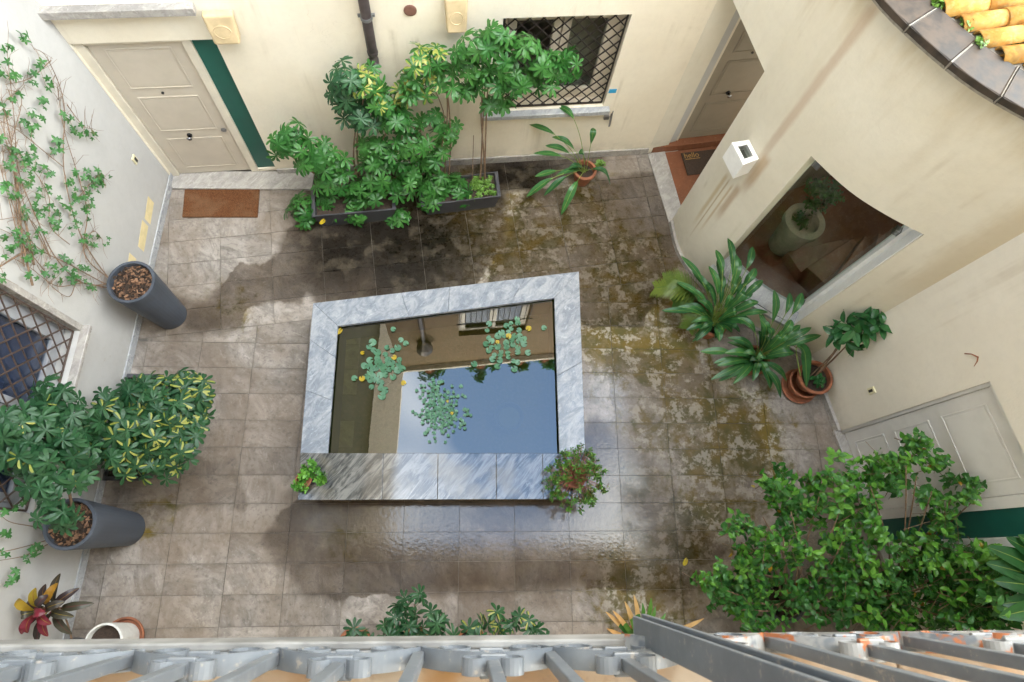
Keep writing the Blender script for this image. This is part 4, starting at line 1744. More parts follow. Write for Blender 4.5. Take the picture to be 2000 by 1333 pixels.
# ------------------------------------------------------------------ mats, lamp
b = MB()
cs = [fl(*p) for p in ((362, 372), (508, 372), (504, 426), (357, 426))]
b.poly_prism([(c.x, c.y) for c in cs], .004, .022)
mt = obj('doormat', b, M['coir'], bev=.006)
tag(mt, 'plain rust brown coir doormat before the left door', 'doormat')
HM = thing('doormat', 'dark doormat printed with hello on the red porch floor', 'doormat', (2.88, 4.86, .004))
b = MB()
ma = [(2.715, 4.965), (3.23, 5.06), (3.29, 4.72), (2.775, 4.635)]
b.poly_prism(ma, .005, .02)
obj('mat_body', b, M['coir_dark'], HM, bev=.004)


def text_mesh(s, size, mat):
    cv = bpy.data.curves.new('lettering', 'FONT')
    cv.body = s
    cv.size = size
    cv.extrude = .001
    o = bpy.data.objects.new('lettering', cv)
    COL.objects.link(o)
    dg = bpy.context.evaluated_depsgraph_get()
    me = bpy.data.meshes.new_from_object(o.evaluated_get(dg))
    bpy.data.objects.remove(o, do_unlink=True)
    me.materials.clear()
    me.materials.append(mat)
    return me


for (s, sz, x, y) in (('hello', .105, 2.755, 4.885),):
    o = obj('lettering', text_mesh(s, sz, M['mat_print']), parent=HM)
    o.location = Vector((x, y, .0225)) - HM.location
    o.rotation_euler = (0, 0, math.radians(10.5))
b = MB()
b.poly_prism([(2.765, 4.872), (2.965, 4.909), (2.967, 4.900), (2.767, 4.863)], .0205, .0222)
obj('printed_line', b, M['mat_print'], HM)

lu, lz = tower_hit(1447, 330)
WL = thing('wall_lamp', 'white box shaped up and down wall lamp on the tower pillar', 'lamp', tuple(TOWER.pt(lu, lz, 0)))
lw, lh, ld = .105, .22, .17
zt_ = tower_hit(1470, 320, .09)[1]
z0_ = zt_ - lh
b = MB()
th_ = .014
b.wbox(TOWER, lu - lw, lu + lw, z0_, zt_, .012, .012 + th_)
b.wbox(TOWER, lu - lw, lu + lw, z0_, zt_, .012 + ld - th_, .012 + ld)
b.wbox(TOWER, lu - lw, lu - lw + th_, z0_, zt_, .012 + th_, .012 + ld - th_)
b.wbox(TOWER, lu + lw - th_, lu + lw, z0_, zt_, .012 + th_, .012 + ld - th_)
obj('housing', b, M['lamp_white'], WL, bev=.003)
b = MB()
for (ua, ub, oa, ob) in ((lu - lw, lu + lw, .012, .05), (lu - lw, lu + lw, .145, .182), (lu - lw, lu - lw + .045, .05, .145), (lu + lw - .045, lu + lw, .05, .145)):
    b.wbox(TOWER, ua, ub, zt_ + .0005, zt_ + .008, oa, ob)
obj('bezel', b, M['lamp_white'], WL, bev=.002)
b = MB()
b.wbox(TOWER, lu - lw + .046, lu + lw - .046, zt_ - .03, zt_ - .024, .05, .145)
obj('lens', b, M['glass'], WL)
b = MB()
b.wbox(TOWER, lu - lw + .04, lu + lw - .04, zt_ - .09, zt_ - .08, .04, .15)
obj('reflector', b, M['chrome'], WL)
b = MB()
b.wbox(TOWER, lu - .06, lu + .06, z0_ + .04, zt_ - .04, -.002, .0118)
obj('back_plate', b, M['lamp_white'], WL)


# ------------------------------------------------------------------ leaves and how they are set
def leaflet(mb, L, W, prof, droop, cup, base=Vector((0, 0, 0)), yaw=0.0, pitch=0.0, twist=0.0, rib=None):
    """one leaf blade: two strips folded along the midrib, bending down towards the tip"""
    n = len(prof)
    b0 = len(mb.v)
    cy_, sy_ = math.cos(yaw), math.sin(yaw)
    cp, sp = math.cos(pitch), math.sin(pitch)
    for i, (t, w) in enumerate(prof):
        x = L * t
        z = -droop * L * t * t
        for side in (-1, 0, 1):
            y = side * w * W * .5
            zz = z + (cup * W * w * .5 if side else 0) + side * twist * t * W
            X = x * cp - zz * sp
            Z = x * sp + zz * cp
            mb.v.append((base.x + X * cy_ - y * sy_, base.y + X * sy_ + y * cy_, base.z + Z))
    keep_m = mb.m
    for i in range(n - 1):
        a = b0 + 3 * i
        y0 = rib is not None and 0 < i < 4
        mb.m = 1 if y0 and rib in (1, 3) else keep_m
        mb.quad(a, a + 1, a + 4, a + 3)
        mb.m = 1 if y0 and (rib == 2 or (rib == 3 and i < 3)) else keep_m
        mb.quad(a + 1, a + 2, a + 5, a + 4)
    mb.m = keep_m


OBOV = [(0, .10), (.25, .45), (.5, .86), (.72, 1.0), (.9, .70), (1.0, .12)]
OVAT = [(0, .12), (.2, .7), (.42, 1.0), (.68, .82), (.88, .4), (1.0, .03)]
LANC = [(0, .06), (.14, .5), (.36, .96), (.55, 1.0), (.76, .68), (.91, .28), (1.0, .02)]


def rosette(seed, n=9, L=.102, W=.034, yellow=0.0):
    R = random.Random(seed)
    b = MB()
    for k in range(n):
        b.m = 0
        leaflet(b, L * R.uniform(.82, 1.1), W * R.uniform(.85, 1.1), OBOV, R.uniform(.15, .5), R.uniform(.05, .22), yaw=2 * PI * k / n + R.uniform(-.18, .18), pitch=R.uniform(-.15, .25), twist=R.uniform(-.15, .15), rib=R.choice((1, 2, 3)) if R.random() < yellow else None)
    b.m = 2
    b.tube([(0, 0, 0), (.004, .003, -.05), (.012, .008, -.11)], [.003, .003, .0035], 4)
    return b


def ros_set(mat, yel, y2=M['lf_yellow']):
    return [rosette(20 + s, 8 + s % 3, yellow=yel).mesh('palmate_leaf', [mat, y2, M['green_stem']]) for s in range(5)]


ROS_G = ros_set(M['lf_sche'], 0)
ROS_D = ros_set(M['lf_sche_dk'], 0)
ROS_Y = [rosette(50 + s, 8 + s % 2, yellow=.7).mesh('palmate_leaf', [M['lf_sche'], M['lf_yellow'], M['green_stem']]) for s in range(4)]
ROS_V = [rosette(70 + s, 9, L=.105, yellow=(.0, .35, .7, .15)[s % 4]).mesh('palmate_leaf', [M['lf_sche_dk'], M['lf_yellow'], M['green_stem']]) for s in range(5)]


def sprig_mesh(seed, n=8, L=.07, W=.038, mats=None, spread=.09, yel=0):
    R = random.Random(seed)
    b = MB()
    for k in range(n):
        t = k / (n - 1)
        b.m = 2 if k < yel else (3 if len(mats) > 3 and R.random() < .4 else 0)
        off = spread * .20
        base = Vector((R.uniform(-off, off), R.uniform(-off, off), -spread * (1 - t)))
        leaflet(b, L * R.uniform(.75, 1.15), W * R.uniform(.85, 1.15), OVAT, R.uniform(.1, .5), R.uniform(.1, .35), base, yaw=k * 2.4 + R.uniform(-.3, .3), pitch=R.uniform(.0, .5) + .35 * t, twist=R.uniform(-.2, .2))
    b.m = 1
    b.tube([(0, 0, 0), (.006, -.004, -spread * .6), (.0, .006, -spread * 1.5)], [.0015, .002, .0028], 4)
    return b.mesh('leaf_sprig', mats)


SPR_L = [sprig_mesh(s, 15, .066, .040, [M['lf_shrub'], M['stem'], M['lf_orange'], M['lf_shrub_dk']], .22, 1 if s == 2 else 0) for s in range(6)]
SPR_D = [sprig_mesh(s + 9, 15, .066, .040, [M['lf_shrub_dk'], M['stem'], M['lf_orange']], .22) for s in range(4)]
SPR_S = [sprig_mesh(s + 30, 9, .035, .020, [M['lf_small'], M['stem']], .05) for s in range(4)]
SPR_F = [sprig_mesh(s + 40, 6, .15, .075, [M['lf_ficus'], M['green_stem']], .10) for s in range(3)]
SPR_C = [sprig_mesh(s + 60, 7, .028, .022, [M['lf_cover'], M['green_stem']], .03) for s in range(3)]
SPR_T = [sprig_mesh(s + 80, 10, .055, .034, [M['lf_shrub'], M['green_stem']], .05) for s in range(3)]


def vine_mesh(seed):
    R = random.Random(seed)
    b = MB()
    n = 5
    for k in range(n):
        leaflet(b, .052 * R.uniform(.8, 1.15), .026 * R.uniform(.85, 1.15), OVAT, R.uniform(0, .4), .15, yaw=2 * PI * k / n + R.uniform(-.25, .25), pitch=R.uniform(-.1, .3))
    return b.mesh('vine_leaf', M['lf_vine'])


VINE = [vine_mesh(s) for s in range(5)]


def facing(n, R, tilt=.35):
    """rotation that turns local +Z to a direction near n, with random spin"""
    d = Vector((n.x + R.gauss(0, tilt), n.y + R.gauss(0, tilt), n.z + R.gauss(0, tilt)))
    d.normalize()
    q = Vector((0, 0, 1)).rotation_difference(d)
    return q @ Vector((0, 0, 1)).rotation_difference(Vector((0, 0, 1))) @ Matrix.Rotation(R.uniform(0, 2 * PI), 4, 'Z').to_quaternion()


def clump(parent, c, r, n, meshes, R, name='leaf', bias=Vector((0, -.25, .75)), sc=(.85, 1.15), keep=None, squash=.85, placed=None, mind=.05):
    """leaves spread over the outside of one bough, looking outwards and up to the light"""
    placed = [] if placed is None else placed
    k = tries = 0
    while k < n and tries < n * 30:
        tries += 1
        d = Vector((R.gauss(0, 1), R.gauss(0, 1), R.gauss(0, 1)))
        d.normalize()
        if d.z < -.55:
            continue
        rad = r * R.uniform(.35, 1.05)
        p = Vector(c) + Vector((d.x * rad, d.y * rad, d.z * rad * squash))
        if keep and not keep(p):
            continue
        if any((p - q).length < mind for q in placed):
            continue
        placed.append(p)
        leafobj(name, R.choice(meshes), p, facing(d * .8 + bias, R), R.uniform(*sc), parent)
        k += 1
    return placed


def stems(parent, lst, mat=None, name='stem'):
    for pts, r0, r1 in lst:
        P = catmull(pts, 5) if len(pts) > 2 else [Vector(p) for p in pts]
        b = MB()
        b.tube(P, [r0 + (r1 - r0) * k / (len(P) - 1) for k in range(len(P))], 7)
        obj(name, b, mat or M['stem'], parent, smooth=True)


def px2m(r, z):
    return r * (HC - z) / FPX * 1.05


def inwall(W, off=.03):
    n = W.frame(1.0)[2]
    return lambda p: (Vector((p.x, p.y)) - W.p[0]).dot(n) > off


keep_back, keep_left, keep_right = inwall(BACK, .05), inwall(LEFT, .06), inwall(RIGHT, .05)


def trough(t, q, h, rim=.03, soil_z=None):
    """rectangular planter from four floor corners"""
    c = (sum(p[0] for p in q) / 4, sum(p[1] for p in q) / 4)
    sc_ = lambda k: [(c[0] + (p[0] - c[0]) * k, c[1] + (p[1] - c[1]) * k) for p in q]

    def off(d):
        out = []
        for p in q:
            v = Vector((p[0] - c[0], p[1] - c[1]))
            L = v.length
            out.append((c[0] + v.x * (L + d) / L, c[1] + v.y * (L + d) / L))
        return out
    b = MB()
    rings = [(off(-.045), .0), (off(0), h - rim - .004), (off(.018), h - rim), (off(.02), h), (off(-.025), h), (off(-.03), h - .07)]
    for pts, z in rings:
        b.v += [(p[0], p[1], z) for p in pts]
    for i in range(len(rings) - 1):
        for k in range(4):
            k2 = (k + 1) % 4
            b.quad(4 * i + k, 4 * i + k2, 4 * i + 4 + k2, 4 * i + 4 + k)
    b.quad(3, 2, 1, 0)
    obj('trough', b, M['trough'], t, bev=.004)
    s = MB()
    s.poly_prism(off(-.032), h - .09, h - .055)
    obj('soil', s, M['soil'], t)


def round_pot(t, c, r0, r1, h, mat, rim=.02, soil=True, soil_mat=None, n=28, lip=True):
    b = MB()
    if lip:
        prof = [(r0 * .97, 0), (r0, .01), (r1 * .95, h * .80), (r1 * .95, h * .80), (r1 + .008, h * .81), (r1 + .012, h - .008), (r1 + .004, h), (r1 - rim, h), (r1 - rim - .004, h - .07), (r1 - rim - .01, h - .10)]
    else:
        prof = [(r0 * .93, 0), (r0, .012), (r1, h - .01), (r1 - .004, h), (r1 - rim, h), (r1 - rim - .004, h - .05), (r1 - rim - .008, h - .10)]
    b.lathe(prof, (c[0], c[1], c[2] if len(c) > 2 else 0), n, True)
    obj('pot', b, mat, t, smooth=False)
    if soil:
        z = (c[2] if len(c) > 2 else 0) + h - .065
        s = MB()
        R = random.Random(int(c[0] * 100))
        s.v.append((c[0], c[1], z + .015))
        for k in range(n):
            a = 2 * PI * k / n
            s.v.append((c[0] + (r1 - rim - .003) * math.cos(a), c[1] + (r1 - rim - .003) * math.sin(a), z))
        for k in range(n):
            s.quad(0, 1 + k, 1 + (k + 1) % n)
        obj('soil', s, soil_mat or M['soil'], t)


def chips(t, c, r, z, n, seed):
    R = random.Random(seed)
    b = MB()
    for k in range(n):
        a, d = R.uniform(0, 2 * PI), r * math.sqrt(R.random())
        p = Vector((c[0] + d * math.cos(a), c[1] + d * math.sin(a), z + R.uniform(0, .03)))
        q = Matrix.Rotation(R.uniform(0, 6.3), 3, 'Z') @ Matrix.Rotation(R.uniform(-.7, .7), 3, 'X')
        l, w, h = R.uniform(.009, .024), R.uniform(.005, .012), .003
        b.m = R.randrange(3)
        b.hexa([p + q @ Vector(v) for v in ((-l, -w, -h), (l, -w, -h), (l, w, -h), (-l, w, -h), (-l, -w, h), (l, -w, h), (l, w, h), (-l, w, h))])
    o = obj('bark_mulch', b, [M['bark'], M['soil'], simple('pale_bark', (.22, .12, .07), .9, .3)], t)
    tag(o, kind='stuff')


def bk(px, py, off):
    return BACK.hit(px, py, off)[2]


# ------------------------------------------------------------------ plants along the back wall
R = random.Random(21)
S1 = thing('umbrella_plant', 'large multi stemmed umbrella plant spilling from the left trough beside the green panel', 'plant', (-1.35, 4.0, 0))
qa = fl(622, 446); qb = fl(775, 432)
dn = Vector((BACK.frame(1)[2].x, BACK.frame(1)[2].y, 0))
ta = [(qa.x, qa.y), (qb.x, qb.y), (qb.x - dn.x * .36, qb.y - dn.y * .36), (qa.x - dn.x * .36, qa.y - dn.y * .36)]
trough(S1, ta, .28)
C1 = [(568, 268, 42, .42, 'g'), (610, 300, 46, .45, 'g'), (545, 285, 26, .4, 'g'), (648, 352, 42, .55, 'g'), (592, 408, 38, .62, 'g'), (690, 400, 46, .62, 'g'), (652, 318, 30, .5, 'g'),
      (672, 150, 40, .30, 'd'), (715, 165, 40, .32, 'y'), (665, 190, 34, .30, 'd'), (698, 225, 46, .34, 'd'), (748, 200, 36, .36, 'y'), (768, 235, 48, .38, 'g'), (790, 190, 30, .3, 'y'),
      (728, 290, 44, .42, 'g'), (800, 275, 48, .42, 'g'), (842, 240, 32, .34, 'g'), (742, 330, 40, .5, 'g'), (800, 335, 42, .5, 'g'), (778, 372, 26, .6, 'g'), (778, 425, 26, .72, 'g'), (718, 370, 34, .6, 'g'), (640, 400, 26, .6, 'g')]
pl = []
boughs = []
for (px, py, r, off, kd) in C1:
    c = bk(px, py, off)
    rr = px2m(r, c.z)
    ms = {'g': ROS_G, 'd': ROS_D, 'y': ROS_G + ROS_Y + ROS_Y}[kd]
    clump(S1, c, rr, max(4, int(rr * rr * 420)), ms, R, 'palmate_leaf', keep=keep_back, placed=pl)
    boughs.append(c)
bx = Vector((-1.42, 4.02, .2))
stems(S1, [([bx + Vector((R.uniform(-.25, .25), R.uniform(-.06, .06), 0)), (bx + c) * .5 + Vector((R.uniform(-.08, .08), .06, -.1)), c], .014, .006) for c in boughs[::2]])

S2 = thing('umbrella_plant', 'slim yellow topped umbrella plant in the left end of the right trough', 'plant', (-.35, 4.15, 0))
tb = [tuple(fl(828, 424)[:2]), tuple(fl(973, 406)[:2])]
tb = tb + [(tb[1][0] - dn.x * .33, tb[1][1] - dn.y * .33), (tb[0][0] - dn.x * .33, tb[0][1] - dn.y * .33)]
trough(S2, tb, .27)
pl = []
boughs = []
for (px, py, r, off, kd) in [(820, 118, 36, .28, 'y'), (862, 112, 34, .28, 'y'), (868, 150, 34, .3, 'g'), (798, 150, 30, .3, 'y'), (845, 165, 32, .32, 'y'), (808, 178, 26, .32, 'y'),
                             (878, 255, 30, .34, 'g'), (862, 285, 22, .34, 'g'), (850, 355, 40, .5, 'g'), (888, 372, 36, .52, 'g'), (845, 385, 28, .6, 'g'), (845, 320, 28, .45, 'g')]:
    c = bk(px, py, off)
    rr = px2m(r, c.z)
    clump(S2, c, rr, max(4, int(rr * rr * 420)), {'g': ROS_G, 'y': ROS_G + ROS_Y}[kd], R, 'palmate_leaf', keep=keep_back, placed=pl)
    boughs.append(c)
b0 = bk(868, 348, .42); b0.z = .2
stems(S2, [([b0, bk(870, 290, .38), bk(874, 210, .34), boughs[2]], .010, .006), ([b0 + Vector((.04, .0, 0)), bk(880, 280, .38), bk(876, 200, .32), boughs[1]], .009, .005),
           ([b0 + Vector((-.05, 0, 0)), bk(862, 300, .4), bk(868, 230, .34), boughs[4]], .008, .005)])
cov = []
for k in range(70):
    p = Vector((lerp2(tb[0], tb[1], R.uniform(.62, .96))[0], 0, 0))
    s_ = R.uniform(.62, .96)
    e_ = R.uniform(.08, .92)
    a_ = lerp2(tb[0], tb[1], s_)
    d_ = lerp2(tb[3], tb[2], s_)
    q_ = lerp2(a_, d_, e_)
    leafobj('ground_cover', R.choice(SPR_C), (q_[0], q_[1], .235 + R.uniform(0, .03)), facing(Vector((0, 0, 1)), R, .3), R.uniform(.8, 1.3), S2)

S3 = thing('umbrella_tree', 'umbrella plant trained as a standard tree with its crown before the lattice window', 'plant', (.2, 4.2, .2))
pl = []
for (px, py, r, off, kd) in [(935, 85, 44, .36, 'g'), (975, 62, 28, .34, 'g'), (985, 110, 46, .40, 'g'), (925, 135, 40, .38, 'g'), (955, 165, 42, .42, 'g'), (915, 180, 30, .38, 'g'), (962, 205, 30, .42, 'g'), (985, 205, 20, .4, 'g'),
                             (1025, 95, 38, .40, 'g'), (1060, 120, 40, .42, 'g'), (1098, 140, 40, .42, 'g'), (1065, 155, 30, .44, 'g'), (1112, 115, 26, .4, 'g'), (1010, 150, 36, .44, 'g'), (905, 105, 22, .34, 'g')]:
    c = bk(px, py, off)
    rr = px2m(r, c.z)
    clump(S3, c, rr, max(4, int(rr * rr * 420)), ROS_G, R, 'palmate_leaf', keep=keep_back, placed=pl)
for (a, b_) in ((938, 944), (946, 950), (948, 940)):
    p0 = bk(a, 355, .40); p0.z = .2
    stems(S3, [([p0, bk((a + b_) / 2, 290, .39), bk(b_, 225, .4), bk(b_ + 4, 150, .38)], .010, .008)])
p0 = bk(922, 352, .38); p0.z = .2
stems(S3, [([p0, bk(924, 300, .36), bk(925, 265, .33)], .005, .004)], name='cane')

# bushes on the roof edge, seen in the water
for k, (px, py, lab) in enumerate(((870, 735, 'dark bush on the roof edge mirrored left of centre in the pond'), (945, 722, 'trailing bush on the roof edge mirrored behind the lily patch'),
                                   (1020, 708, 'leafy bush on the roof edge mirrored beside the lily patch'), (1075, 695, 'small bush on the roof edge mirrored at the right end of the pond'))):
    uu = (2.6, 3.9, 4.9, 5.6)[k]
    p = BACK.pt(uu, 9.42, .0)
    t = thing('roof_bush', lab, 'plant', tuple(p), 'bushes along the roof edge')
    clump(t, p + Vector((0, 0, .25)), .35 + .08 * (k % 2), 22, ROS_G, R, 'palmate_leaf', sc=(1.2, 1.7))
    b = MB()
    b.lathe([(.12, 0), (.16, .2), (.14, .2), (.13, .15), (0, .15)], tuple(p), 14, True)
    obj('pot', b, M['terracotta'], t)


# ------------------------------------------------------------------ long leaved plants
def blade(name, pts, w, parent, t0=.4, mats=None, prof=LANC, petiole=.006, cup=.22, rib=True, fold=0.0):
    """a stalked blade along a curve: stalk up to t0, blade beyond, pale midrib"""
    P = catmull(pts, 8)
    n = len(P)
    k0 = int((n - 1) * t0)
    mb = MB()
    mb.m = 1
    mb.tube(P[:k0 + 2], [petiole * (1.2 - .5 * k / (k0 + 2)) for k in range(k0 + 2)], 5)
    mb.m = 0
    L = n - 1 - k0
    prev = len(mb.v)
    up0 = Vector((0, 0, 1))
    for i in range(k0, n):
        t = (i - k0) / L
        ww = 0
        for (a, wa), (b_, wb) in zip(prof, prof[1:]):
            if a <= t <= b_ + 1e-9:
                ww = wa + (wb - wa) * (t - a) / (b_ - a)
                break
        tg = (P[min(i + 1, n - 1)] - P[max(i - 1, 0)]).normalized()
        s = tg.cross(up0)
        s = s.normalized() if s.length > .05 else Vector((1, 0, 0))
        nrm = s.cross(tg)
        h = ww * w * .5
        for side in (-1, -.045, .045, 1):
            mb.v.append(tuple(P[i] + s * (side * h) + nrm * (abs(side) * h * cup)))
    for i in range(L):
        a = prev + 4 * i
        mb.m = 0
        mb.quad(a, a + 1, a + 5, a + 4)
        mb.quad(a + 2, a + 3, a + 7, a + 6)
        mb.m = 1 if rib else 0
        mb.quad(a + 1, a + 2, a + 6, a + 5)
    return obj(name, mb, mats or [M['lf_strel'], M['lf_rib']], parent, smooth=True)


def fan(t, c, z0, tips, R, w=.085, t0=.42, rise=.30, mats=None, prof=LANC, extra=1, Lb=.40):
    """stalked leaves springing from one crown; each photographed leaf, and a shorter neighbour under it"""
    c = Vector((c[0], c[1], z0))
    todo = [(fl(px, py, z), 1.0) for (px, py, z) in tips]
    for T, k in list(todo):
        for q in range(extra):
            h = T - c
            a = R.uniform(-.5, .5)
            g = R.uniform(.62, .88)
            todo.append((c + Vector(((h.x * math.cos(a) - h.y * math.sin(a)) * g, (h.x * math.sin(a) + h.y * math.cos(a)) * g, h.z * R.uniform(.5, .85))), .85))
    for T, k in todo:
        h = T - c
        up_ = rise * R.uniform(.6, 1.3)
        mid1 = c + Vector((h.x * .30, h.y * .30, max(h.z, .1) * .55 + up_ * .30))
        mid2 = c + Vector((h.x * .66, h.y * .66, max(h.z, .05) * .92 + up_ * .28))
        tt = min(.62, max(.18, 1 - Lb * k * R.uniform(.8, 1.15) / max(.2, h.length * 1.08)))
        blade('leaf_blade', [c + Vector((R.uniform(-.03, .03), R.uniform(-.03, .03), 0)), mid1, mid2, T], w * k * R.uniform(.8, 1.15), t, tt, mats, prof, petiole=.0045, cup=R.uniform(.05, .35))


R = random.Random(8)
cpot = Vector((1.395, 4.50, 0))
PC = thing('bird_of_paradise', 'long leaved potted plant in terracotta pot below the lattice window', 'plant', tuple(cpot))
round_pot(PC, cpot, .095, .135, .24, M['terracotta'])
fan(PC, cpot, .2, [(1032, 242, .70), (1090, 207, .95), (1042, 300, .50), (1078, 268, .62), (1065, 285, .55), (1158, 250, .75), (1028, 385, .12), (1062, 383, .15), (1096, 420, .03), (1192, 361, .05), (1085, 345, .3),
                   (1130, 300, .6), (1110, 330, .35), (1045, 345, .3)], R, w=.088, rise=.18, extra=0, Lb=.36)
clump(PC, fl(1170, 322, .22), .07, 9, SPR_C, R, 'sprout', sc=(1.2, 1.8), mind=.01)

cp1 = Vector((2.80, 2.52, 0))
P1 = thing('long_leaf_plant', 'dark green long leaved potted plant leftmost under the curved bay window', 'plant', tuple(cp1), 'long leaved plants under the bay')
round_pot(P1, cp1, .11, .15, .26, M['terracotta'])
fan(P1, cp1, .22, [(1292, 607, .62), (1330, 500, .70), (1352, 530, .6), (1398, 488, .85), (1422, 463, 1.0), (1432, 490, .95), (1440, 500, .9), (1470, 482, 1.0), (1476, 524, .92), (1490, 548, .88), (1372, 545, .6),
                   (1350, 630, .45), (1405, 668, .35), (1352, 668, .22), (1455, 570, .8), (1470, 635, .5), (1430, 650, .35), (1340, 645, .4), (1482, 590, .7), (1384, 520, .75), (1360, 585, .55), (1335, 560, .55), (1440, 610, .6), (1500, 610, .6)], R, w=.082, rise=.18, Lb=.42)
# feather palm at its side
cpp = Vector((2.66, 2.74, 0))
PP = thing('feather_palm', 'small feather palm with one arching yellow green frond at the tower foot', 'plant', tuple(cpp))
for (tx, ty, tz) in ((1283, 562, .45), (1300, 545, .5), (1318, 590, .3), (1345, 640, .3)):
    T = fl(tx, ty, tz)
    A = cpp + Vector((0, 0, .25))
    P = catmull([A, A.lerp(T, .4) + Vector((0, 0, .18)), A.lerp(T, .75) + Vector((0, 0, .14)), T], 6)
    b = MB()
    b.tube(P, .004, 4)
    fr_o = obj('frond', b, M['lf_palm'], PP)
    lb = MB()
    for i, p in enumerate(P[3:]):
        tg = (P[min(i + 4, len(P) - 1)] - P[i + 2]).normalized()
        s = tg.cross(Vector((0, 0, 1))).normalized()
        for k in range(4):
            for sd in (-1, 1):
                d = (s * sd + tg * .55 + Vector((0, 0, -.15 + R.uniform(-.1, .1)))).normalized()
                q = p + tg * (k * .007)
                w_ = tg * .0045
                L_ = .23 * R.uniform(.8, 1.1) * (1 - .55 * (i / len(P)))
                n0 = len(lb.v)
                lb.v += [tuple(q - w_), tuple(q + w_), tuple(q + d * L_ * .6 + w_ * .9), tuple(q + d * L_), tuple(q + d * L_ * .6 - w_ * .9)]
                lb.quad(n0, n0 + 1, n0 + 2, n0 + 3, n0 + 4)
    tag(obj('leaflets', lb, M['lf_palm'], fr_o), kind='stuff')
round_pot(PP, cpp, .08, .11, .2, M['terracotta'])

cp2 = Vector((3.24, 2.10, 0))
P2 = thing('long_leaf_plant', 'wide dark green long leaved potted plant between the bay and the ficus pot', 'plant', tuple(cp2), 'long leaved plants under the bay')
round_pot(P2, cp2, .12, .16, .25, M['terracotta'])
fan(P2, cp2, .21, [(1567, 572, .95), (1543, 572, .92), (1512, 566, .85), (1604, 655, .62), (1585, 640, .7), (1368, 687, .45), (1388, 742, .3), (1432, 750, .3), (1525, 778, .15), (1478, 700, .6), (1470, 745, .3), (1400, 715, .4),
                   (1552, 690, .5), (1500, 640, .8), (1420, 660, .6), (1440, 620, .75), (1546, 625, .8), (1505, 760, .2), (1450, 690, .5), (1405, 745, .25), (1520, 655, .7), (1415, 690, .5), (1560, 655, .6), (1485, 625, .8)], R, w=.086, rise=.18, Lb=.44)

cp3 = Vector((3.86, 1.88, 0))
P3 = thing('ficus_plant', 'small leaning ficus with bare lower stems in stacked terracotta pots by the wall', 'plant', tuple(cp3))
b = MB()
b.lathe([(.17, 0), (.20, .03), (.205, .05), (.19, .05), (.165, .02), (.0, .02)], (cp3.x - .05, cp3.y - .03, .001), 28, True)
obj('saucer', b, M['terracotta'], P3)
b = MB()
b.lathe([(.13, .02), (.17, .14), (.18, .15), (.18, .18), (.16, .18), (.14, .1)], (cp3.x - .04, cp3.y - .02, .002), 28, True)
obj('lower_pot', b, M['terracotta'], P3)
round_pot(P3, (cp3.x, cp3.y, .12), .12, .185, .22, M['terracotta'])
c0 = Vector((cp3.x, cp3.y, .28))
tip1, tip2 = fl(1650, 660, 1.05), fl(1690, 640, 1.25)
stems(P3, [([c0, c0.lerp(tip1, .5) + Vector((0, 0, .05)), tip1], .010, .007), ([c0 + Vector((.03, .02, 0)), c0.lerp(tip2, .5), tip2], .010, .006), ([c0 + Vector((-.04, .02, 0)), c0.lerp(tip1, .6), fl(1640, 665, .95)], .008, .005)])
pl = []
for (px, py, z, r, n) in ((1640, 655, 1.05, .13, 4), (1668, 640, 1.2, .14, 5), (1700, 628, 1.35, .13, 4), (1722, 625, 1.4, .09, 2), (1660, 665, 1.1, .10, 2)):
    clump(P3, fl(px, py, z), r, n, SPR_F, R, 'leaf_sprig', sc=(.85, 1.1), keep=keep_right, placed=pl, mind=.10, bias=Vector((-.5, -.1, .6)))
clump(P3, c0 + Vector((.02, -.04, .06)), .07, 3, SPR_F, R, 'leaf_sprig', sc=(.5, .6), mind=.03)
blade('leaf_blade', [c0 + Vector((-.2, 0, .1)), fl(1555, 680, .6), fl(1572, 690, .55), fl(1575, 757, .35)], .13, P3, .4)

# ------------------------------------------------------------------ left side: pots, trough, vine
c1 = (fl(205, 545, .92) + fl(300, 545, .92)) / 2
PT1 = thing('tall_planter', 'tall slate blue round planter with bark mulch under the climbing vine', 'planter', (c1.x, c1.y, 0), 'tall slate planters')
c1b = Vector((-3.275, 2.535, 0))
PT1.location = c1b
round_pot(PT1, c1b, .165, .225, .92, M['pot_grey'], .028, True, M['soil'], 36, lip=False)
chips(PT1, c1b, .185, .92 - .06, 210, 4)
c2b = Vector((-3.31, .265, 0))
V2 = thing('umbrella_plant', 'dark umbrella plant rising from the tall slate planter at the lower left', 'plant', tuple(c2b))
round_pot(V2, c2b, .165, .215, 1.0, M['pot_grey'], .028, True, M['soil'], 36, lip=False)
chips(V2, c2b, .175, 1.0 - .06, 180, 9)
R = random.Random(31)
pl = []
boughs = []
for (px, py, z, r) in ((110, 790, 1.45, 46), (60, 830, 1.6, 48), (20, 870, 1.6, 40), (130, 850, 1.5, 46), (70, 900, 1.55, 46), (155, 890, 1.35, 34), (105, 945, 1.45, 36), (115, 995, 1.4, 34), (20, 830, 1.75, 30), (165, 830, 1.35, 32), (85, 770, 1.5, 24), (145, 935, 1.35, 26)):
    c = fl(px, py, z)
    rr = px2m(r, z)
    clump(V2, c, rr, max(4, int(rr * rr * 420)), ROS_D + ROS_D + ROS_V[:2], R, 'palmate_leaf', keep=keep_left, placed=pl, bias=Vector((.25, .0, .8)))
    boughs.append(c)
stems(V2, [([c2b + Vector((.03 * k, .02, .92)), (c2b + Vector((0, 0, .95))).lerp(c, .5) + Vector((.05, 0, .1)), c], .014, .006) for k, c in enumerate(boughs[:6:2])])

